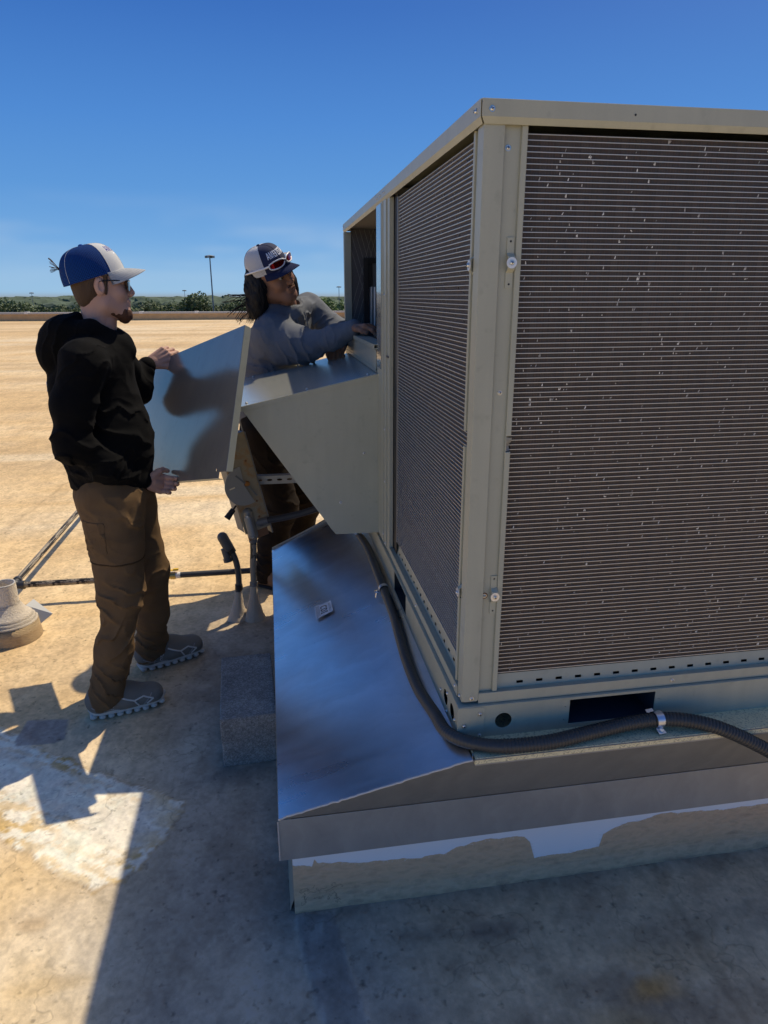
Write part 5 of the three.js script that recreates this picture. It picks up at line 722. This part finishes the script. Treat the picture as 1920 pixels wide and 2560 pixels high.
  const jac = union([torso, armR, armL, hood], .016); const cutNeck = cap([-1.075, 1.50, -1.15], [-1.05, 1.62, -1.15], .060, .085), open = cap([-.99, 1.47, -1.147], [-.96, 1.36, -1.147], .010, .004);
  const jf = folds(jac, [[elR, .15, .020, 62, [-.3, -.6, .3]], [[-1.05, 1.0, -1.01], .12, .015, 80, [.7, -.6, -.4]], [shR, .15, .011, 55, [.5, -.7, .3]], [[-1.07, 1.20, -1.0], .18, .012, 48, [.7, .8, .2]], [[-1.11, 1.0, -1.0], .20, .014, 42, [.2, 1, .1]], [[-.98, 1.12, -1.08], .16, .012, 45, [.5, .9, .1]], [[-1.22, 1.05, -1.06], .16, .011, 46, [-.3, 1, .2]], [elL, .12, .010, 70, [.4, .4, -.5]], [[-1.19, 1.46, -1.08], .14, .011, 60, [.9, -.3, .3]]], .006, 3);
  const jac2 = (x, y, z) => { let d = jf(x, y, z); d = Math.max(d, -cutNeck(x, y, z)); d = Math.max(d, -open(x, y, z)); d = Math.max(d, .915 - y); return d; }; jac2.bb = jac.bb;
  part('hoodie', netMesh(jac2, .0070, .03), blk, p); const bandF = folds(band, [], .002, 9); const bf = (x, y, z) => Math.max(bandF(x, y, z), .885 - y, y - .945); bf.bb = [[-1.30, -.94], [.88, .95], [-1.30, -.96]]; part('waistband', netMesh(bf, .007, .02), blk, p);
  part('cuff', [netMesh(cap([-1.006, .956, -1.070], [-.984, .937, -1.093], .040, .037), .006, .02), netMesh(cap([-1.012, 1.304, -1.512], [-.99, 1.332, -1.518], .043, .038), .006, .02)], blk, p);
  part('back_print', [[[[1.318, -1.10], [1.310, -1.075], [1.304, -1.095]], [[1.288, -1.098], [1.287, -1.070]]].map(L2 => tube(L2.map(([y, z]) => { let x = -1.36; while (x < -1.1 && jac2(x, y, z) > 0) x += .001; return [x - .0005, y, z]; }), .0018, 12, 5))].flat(), std([.7, .7, .68], .8), p);
  part('wristband', netMesh(cap([-.982, .935, -1.094], [-.975, .929, -1.101], .030, .029), .0045, .01), M.black, p);
  // trousers
  const brown = clothMat([.19, .118, .060], { w: 6, b: .0008, sheen: .15 });
  const tr = union([cap([-1.098, .955, -1.13], [-1.098, .885, -1.13], .124, .134, rt, 1.0), cap([-1.092, .87, -1.045], knR, .114, .088, rt, 1.05), cap(knR, [-1.132, .30, -.965], .080, .063), cap([-1.132, .30, -.965], [-1.186, .075, -.955], .063, .069), cap([-1.075, .87, -1.20], knL, .112, .086, rt, 1.05), cap(knL, [-1.040, .27, -1.29], .082, .066), cap([-1.040, .27, -1.29], [-1.072, .07, -1.325], .066, .072), cap([-1.180, .88, -1.13], [-1.155, .80, -1.13], .065, .075)], .04);
  const tf = folds(tr, [[[-1.06, .50, -.93], .17, .016, 40, [.7, .9, .1]], [[-1.13, .36, -.93], .14, .013, 46, [-.8, .8, .2]], [[-1.14, .15, -.92], .15, .022, 48, [.8, .9, .2]], [[-1.04, .50, -1.2], .15, .014, 44, [-.7, 1, .1]], [[-1.05, .14, -1.28], .15, .018, 50, [.7, 1, .2]], [[-1.04, .82, -.98], .17, .012, 40, [1, .5, .1]], [[-1.17, .72, -1.03], .14, .010, 42, [-.7, .8, 0]]], .009, 21);
  const tf2 = (x, y, z) => Math.max(tf(x, y, z), .046 - y + (x + (z > -1.14 ? 1.19 : 1.075)) * .42); tf2.bb = [[-1.32, -.90], [0.0, 1.0], [-1.42, -.84]];
  part('trousers', netMesh(tf2, .0068, .02), brown, p);
  part('pocket_patch', netMesh((() => { const f = (x, y, z) => Math.max(Math.abs(tf(x, y, z)) - .0035, Math.abs(y - .76) - .062, Math.abs(x + 1.145) - .045, -(z + 1.02)); f.bb = [[-1.2, -1.09], [.69, .83], [-1.02, -.88]]; return f; })(), .005, .01), brown, p);
  const seamPts = []; for (let i = 0; i <= 20; i++) seamPts.push(i); part('knee_seam', netMesh((() => { const f = (x, y, z) => Math.max(Math.abs(tf(x, y, z)) - .0028, Math.abs(y - .655 + (x + 1.1) * .05) - .0035, -(z + 1.06)); f.bb = [[-1.25, -.96], [.63, .68], [-1.06, -.86]]; return f; })(), .0035, .01), clothMat([.09, .053, .025]), p);
  shoe(p, V(-1.262, 0, -.945), V(-.958, 0, -1.035), 'shoe'); shoe(p, V(-1.130, 0, -1.288), V(-.838, 0, -1.442), 'shoe');
}
// ---------------------------------------- worker in grey leaning at the bay
{
  const p = thing('person', 'worker in grey sweatshirt with long black hair and navy cap reaching into the unit', 'person', [-.5, 0, -2.15]);
  const shR = [-.445, 1.430, -2.00], elR = [-.262, 1.385, -1.86], wrR = [-.078, 1.470, -1.70], shL = [-.255, 1.545, -2.24], elL = [-.115, 1.44, -2.17], wrL = [-.105, 1.378, -1.98];
  const fw2 = V(.80, 0, .6).normalize(), ax2 = V(.6, 0, -.8).normalize();
  const skin = skinMat([.34, .175, .11]);
  const F = V(.60, -.25, .74), q = V(-.1634); // head axes given in the view's own right, up and back directions, then turned into the world
  const camR = V(1, 0, 0).applyEuler(new THREE.Euler(-.3087, -.1634, 0, 'YXZ')), camU = V(0, 1, 0).applyEuler(new THREE.Euler(-.3087, -.1634, 0, 'YXZ')), camB = V(0, 0, 1).applyEuler(new THREE.Euler(-.3087, -.1634, 0, 'YXZ'));
  const W3 = (a, b, c) => camR.clone().multiplyScalar(a).addScaledVector(camU, b).addScaledVector(camB, c);
  const hx = W3(.80, -.15, .58).normalize(); let hy = W3(-.50, .80, .40); hy.addScaledVector(hx, -hy.dot(hx)).normalize(); const hz = hx.clone().cross(hy);
  const headM = new THREE.Matrix4().makeBasis(hx, hy, hz).setPosition(-.437, 1.712, -2.02).scale(new THREE.Vector3(1.1, 1.1, 1.1)); const hd = g => place(g, headM);
  const NB = V(-.36, 1.50, -2.12);
  const handR = handParts(V(...wrR).add(V(.012, .006, .012)), V(.62, .05, .78).normalize(), V(.3, -.9, -.2).addScaledVector(V(.62, .05, .78).normalize(), -(.3 * .62 - .9 * .05 - .2 * .78)).normalize(), V(-.75, .1, .6).normalize(), [[.5, .6, .4], [.55, .7, .4], [.6, .7, .4], [.6, .7, .5]], [[.05, .012, .045], [.078, .022, .05], [.10, .032, .046]], 1.05);
  const Fl = V(-.30, -.12, .94).normalize(), Nl = V(0, -1, -.12); Nl.addScaledVector(Fl, -Nl.dot(Fl)).normalize(); const Tl = Fl.clone().cross(Nl).negate();
  const handL = handParts(V(-.112, 1.372, -1.955), Fl, Nl, Tl, [[1.3, 1.4, .8], [1.3, 1.4, .8], [1.35, 1.4, .8], [1.4, 1.4, .8]], [[.045, .014, .044], [.07, .026, .046], [.09, .036, .040]], 1.05);
  const knR = [-.44, .47, -2.17], knL = [-.285, .45, -2.36], anR = [-.545, .10, -2.14], anL = [-.36, .10, -2.42];
  const core = union([cap([-.50, .95, -2.25], [-.42, 1.35, -2.15], .115, .12), cap(NB, [-.375, 1.59, -2.07], .056, .054), cap(shR, elR, .045, .037), cap(elR, wrR, .036, .026), cap(shL, elL, .045, .037), cap(elL, wrL, .036, .026), cap(shR, shL, .06), cap([-.51, .92, -2.16], knR, .075, .05), cap(knR, anR, .05, .035), cap([-.41, .92, -2.31], knL, .075, .05), cap(knL, anL, .05, .035)], .03);
  part('body', [netMesh(core, .014, .03), hd(netMesh(headField(), .0036, .006)), netMesh(union(handR, .006), .0032, .008), netMesh(union(handL, .006), .0032, .008)], skin, p);
  for (const s of [-1, 1]) { const e = new THREE.SphereGeometry(.0105, 14, 10); e.translate(.078, -.002, s * .031); part('eye', hd(e), std([.55, .5, .45], .25), p); const pu = new THREE.SphereGeometry(.0055, 10, 8); pu.translate(.0845, -.003, s * .031); part('iris', hd(pu), std([.02, .012, .008], .2), p); part('eyebrow', hd(tube([[.090, .021, s * .014], [.0895, .025, s * .030], [.078, .020, s * .048]], .0035, 10, 6)), M.black, p); }
  const must = cap([.0925, -.0525, -.018], [.0925, -.0525, .018], .0040); part('moustache', hd(netMesh(must, .003, .006)), std([.12, .06, .04], .8), p);
  // hair: wavy locks from under the cap
  const hm = std([.004, .0038, .004], .75, { bumpMap: rep(dataTex(256, (u, v) => { const k = pfbm(u, v, 4, 4, 521, 20); return [k, k, k]; }, false), 8), bumpScale: .003 });
  const mass = union([ell([-.03, .015, 0], [.092, .085, .084]), cap([-.06, .0, .06], [-.07, -.10, .085], .045, .040), cap([-.06, .0, -.06], [-.05, -.08, -.085], .045, .040), cap([-.085, -.02, 0], [-.10, -.13, .02], .055, .045), cap([-.02, -.01, .078], [-.035, -.10, .088], .022, .026), cap([-.06, -.04, .085], [-.07, -.10, .115], .036, .030), cap([-.025, -.02, .086], [-.05, -.13, .105], .026, .026), cap([.015, -.02, -.083], [-.005, -.12, -.098], .022, .020), cap([-.01, -.0, -.080], [-.015, -.10, -.085], .022, .026)], .03); const mf = (x, y, z) => { let d = mass(x, y, z) + (fbm(x * 34, y * 16, z * 34, 3) - .5) * .028; d = Math.max(d, -(ell([.075, -.03, 0], [.085, .12, .060])(x, y, z))); return d; }; mf.bb = mass.bb;
  part('hair', hd(netMesh(mf, .0045, .02)), hm, p);
  const r = rng(91), locks = []; for (let i = 0; i < 620; i++) { const a = (.40 + r() * 1.06) * Math.PI , z0 = Math.sin(a) * .083, x0 = Math.cos(a) * .088 - .012, sgn = Math.sign(z0) || 1; const len = .09 + r() * .11, wind = V(-.35 - r() * .5, -.55 - r() * .5, sgn * (.2 + r() * .5)); const pts = []; let q = V(x0 * .96, .012 - r() * .01, z0 * .96), d = V(x0 * 2.2, -.9, z0 * 3.0).normalize(); const ph = r() * 6; for (let k = 0; k < 6; k++) { pts.push(q.clone()); d.lerp(wind.clone().normalize(), .16).normalize(); q = q.clone().addScaledVector(d, len / 5).add(V(Math.sin(k * 1.9 + ph) * .011, Math.cos(k * 1.7 + ph) * .006, Math.cos(k * 1.9 + ph) * .013)); } const t = new THREE.TubeGeometry(new THREE.CatmullRomCurve3(pts), 16, .0016 + r() * .0019, 5); const P = t.attributes.position; for (let j = 0; j <= 16; j++) { const cpt = V(); for (let m = 0; m < 5; m++) cpt.add(V().fromBufferAttribute(P, j * 6 + m)); cpt.divideScalar(5); const w = 1 - Math.pow(j / 16, 3) * .92; for (let m = 0; m < 6; m++) { const v = V().fromBufferAttribute(P, j * 6 + m).sub(cpt).multiplyScalar(w).add(cpt); P.setXYZ(j * 6 + m, v.x, v.y, v.z); } } t.computeVertexNormals(); locks.push(t); }
  for (let i = 0; i < 46; i++) { const sgn = r() < .75 ? 1 : -1, q0 = V(-.06 - r() * .03, -.03 - r() * .06, sgn * (.09 + r() * .02)); const e = q0.clone().add(V(-.05 + (r() - .5) * .08, -.01 + (r() - .45) * .12, sgn * (.05 + r() * .06))); locks.push(tube([q0, q0.clone().lerp(e, .5).add(V((r() - .5) * .02, .012 * (r() - .3), (r() - .5) * .02)), e], .0009 + r() * .0007, 8, 4)); }
  part('hair_locks', hd(mergeAll(locks)), hm, p);
  // navy cap, white mesh back, sunglasses pushed up on the brim
  const capM = headM.clone().multiply(new THREE.Matrix4().makeTranslation(-.010, .030, 0)).multiply(new THREE.Matrix4().makeRotationZ(.05));
  const navyTex = letteredCloth('#1d2748', 'AMERISTAR', '#eceff5', { size: 72, x: 262, y: 172, sx: .92 });
  const whiteMesh = new THREE.MeshPhysicalMaterial({ color: new THREE.Color().setRGB(.78, .78, .78), roughness: .8, map: rep(meshBack, 2.4, 1.2) });
  const navy = clothMat([.020, .030, .085]);
  capParts(p, capM, new THREE.MeshPhysicalMaterial({ map: navyTex, roughness: .85 }), whiteMesh, navy, navy, navy);
  const cg = g => place(g, capM); const wf = std([.85, .84, .82], .3);
  const sg = part('sunglasses', cg(mergeAll([tube([[.128, .030, 0], [.124, .040, .018], [.112, .042, .05], [.094, .036, .072]], .0032, 24, 6), tube([[.126, .024, .004], [.121, .012, .02], [.110, .010, .05], [.094, .018, .071], [.094, .036, .072]], .0034, 24, 6), tube([[.128, .030, 0], [.124, .040, -.018], [.112, .042, -.05], [.094, .036, -.072]], .0032, 24, 6), tube([[.126, .024, -.004], [.121, .012, -.02], [.110, .010, -.05], [.094, .018, -.071], [.094, .036, -.072]], .0034, 24, 6), tube([[.094, .030, .073], [.04, .028, .096], [-.02, .022, .094], [-.06, .014, .080]], .0042, 30, 6), tube([[.094, .030, -.073], [.04, .028, -.096], [-.02, .022, -.094], [-.06, .014, -.080]], .0042, 30, 6)])), wf, p);
  for (const s of [-1, 1]) part('lens', cg(quadGrid((u, v) => { const z = s * mix(.006, .070, u), y = mix(mix(.022, .016, u), mix(.033, .037, u), v) + Math.sin(u * Math.PI) * (v - .5) * .018; return V(.1255 - Math.pow(Math.abs(z) / .071, 2) * .031, y, z); }, 16, 8)), new THREE.MeshPhysicalMaterial({ color: new THREE.Color().setRGB(.45, .015, .02), roughness: .08, metalness: .85, side: THREE.DoubleSide }), sg);
  // sweatshirt
  const grey = clothMat([.20, .215, .24], { w: 6, b: .0009, sheen: .2 });
  const torso = union([cap([-.53, 1.02, -2.27], [-.475, 1.22, -2.19], .150, .160), cap([-.475, 1.22, -2.19], [-.405, 1.40, -2.135], .160, .140), cap(shR, [-.375, 1.475, -2.12], .088, .090), cap(shL, [-.355, 1.49, -2.13], .082, .090), cap([-.50, 1.33, -2.10], shR, .10, .09)], .07);
  const armR = union([cap(shR, [-.34, 1.400, -1.92], .088, .078), cap([-.34, 1.400, -1.92], elR, .078, .064), cap(elR, [-.16, 1.425, -1.775], .060, .048), cap([-.16, 1.425, -1.775], [-.088, 1.464, -1.71], .048, .040), cap([-.40, 1.36, -1.97], [-.31, 1.345, -1.91], .080, .060)], .045);
  const armL = union([cap(shL, elL, .082, .068), cap(elL, [-.11, 1.40, -2.02], .064, .048)], .04);
  const hood = union([cap([-.33, 1.535, -2.04], [-.435, 1.53, -2.05], .034, .042), cap([-.435, 1.53, -2.05], [-.48, 1.49, -2.15], .045, .05), cap([-.33, 1.535, -2.04], [-.275, 1.555, -2.14], .032, .036)], .04);
  const sw = union([torso, armR, armL, hood], .03), nk = cap([-.36, 1.555, -2.10], [-.38, 1.66, -2.06], .058, .075);
  const sf = folds(sw, [[[-.30, 1.37, -1.88], .17, .020, 52, [.8, .3, .3]], [[-.16, 1.42, -1.77], .10, .012, 74, [.7, .3, .5]], [shR, .16, .014, 48, [.7, .6, .2]], [[-.50, 1.2, -2.08], .20, .014, 42, [.5, .9, .2]], [[-.28, 1.50, -2.1], .16, .014, 52, [.8, -.5, .2]], [elL, .14, .013, 60, [.6, -.6, .3]]], .009, 33);
  const s2 = (x, y, z) => Math.max(sf(x, y, z), -nk(x, y, z)); s2.bb = sw.bb; part('sweatshirt', netMesh(s2, .0075, .03), grey, p);
  part('cuff', [netMesh(cap([-.098, 1.459, -1.72], [-.072, 1.473, -1.697], .043, .040), .006, .02), netMesh(cap([-.111, 1.400, -2.015], [-.110, 1.385, -1.975], .043, .039), .006, .02)], grey, p);
  part('drawstring', [tube([[-.325, 1.525, -2.005], [-.315, 1.46, -1.985], [-.318, 1.41, -1.985]], .003, 16, 6), tube([[-.285, 1.54, -2.03], [-.268, 1.47, -2.02], [-.268, 1.42, -2.03]], .003, 16, 6)], grey, p);
  // trousers and boots
  const dk = clothMat([.026, .019, .014], { w: 6, b: .0008, sheen: .1 });
  const tr = union([cap([-.53, 1.02, -2.27], [-.50, .90, -2.24], .130, .145), cap([-.535, .90, -2.17], knR, .112, .092), cap(knR, [-.50, .26, -2.17], .088, .080), cap([-.50, .26, -2.17], [-.545, .07, -2.15], .080, .075), cap([-.43, .90, -2.31], knL, .112, .090), cap(knL, [-.34, .26, -2.40], .086, .078), cap([-.34, .26, -2.40], [-.37, .07, -2.42], .078, .074)], .045);
  const tf = folds(tr, [[knR, .18, .016, 50, [.3, 1, .1]], [knL, .18, .016, 50, [-.3, 1, .1]], [[-.54, .14, -2.15], .15, .018, 60, [.3, 1, .2]], [[-.5, .75, -2.15], .18, .012, 44, [.7, .7, .2]]], .007, 55);
  const t2 = (x, y, z) => Math.max(tf(x, y, z), .035 - y); t2.bb = [[-.72, -.18], [0, 1.1], [-2.5, -2.02]]; part('trousers', netMesh(t2, .008, .02), dk, p);
  const bootM = std([.20, .115, .06], .7, { bumpMap: rep(bumpTex, 12), bumpScale: .0008 });
  for (const [ax, az, dx, dz] of [[-.555, -2.145, .80, .6], [-.375, -2.42, .9, .43]]) { const u = V(dx, 0, dz).normalize(), P = (f, y) => [ax + u.x * f, y, az + u.z * f]; const b = union([cap(P(-.03, .11), P(-.035, .05), .048, .044), cap(P(-.02, .06), P(.16, .042), .048, .040), cap(P(.03, .09), P(.10, .06), .044, .042)], .03); const bf = (x, y, z) => Math.max(b(x, y, z), .018 - y); bf.bb = b.bb; part('boot', netMesh(bf, .006, .02), bootM, p); const so = union([cap(P(-.045, .012), P(.165, .012), .046, .046, [0, 1, 0], 3.6)], .01); part('boot_sole', netMesh(so, .005, .02), M.dark, p); }
}
renderer.render(scene, camera);
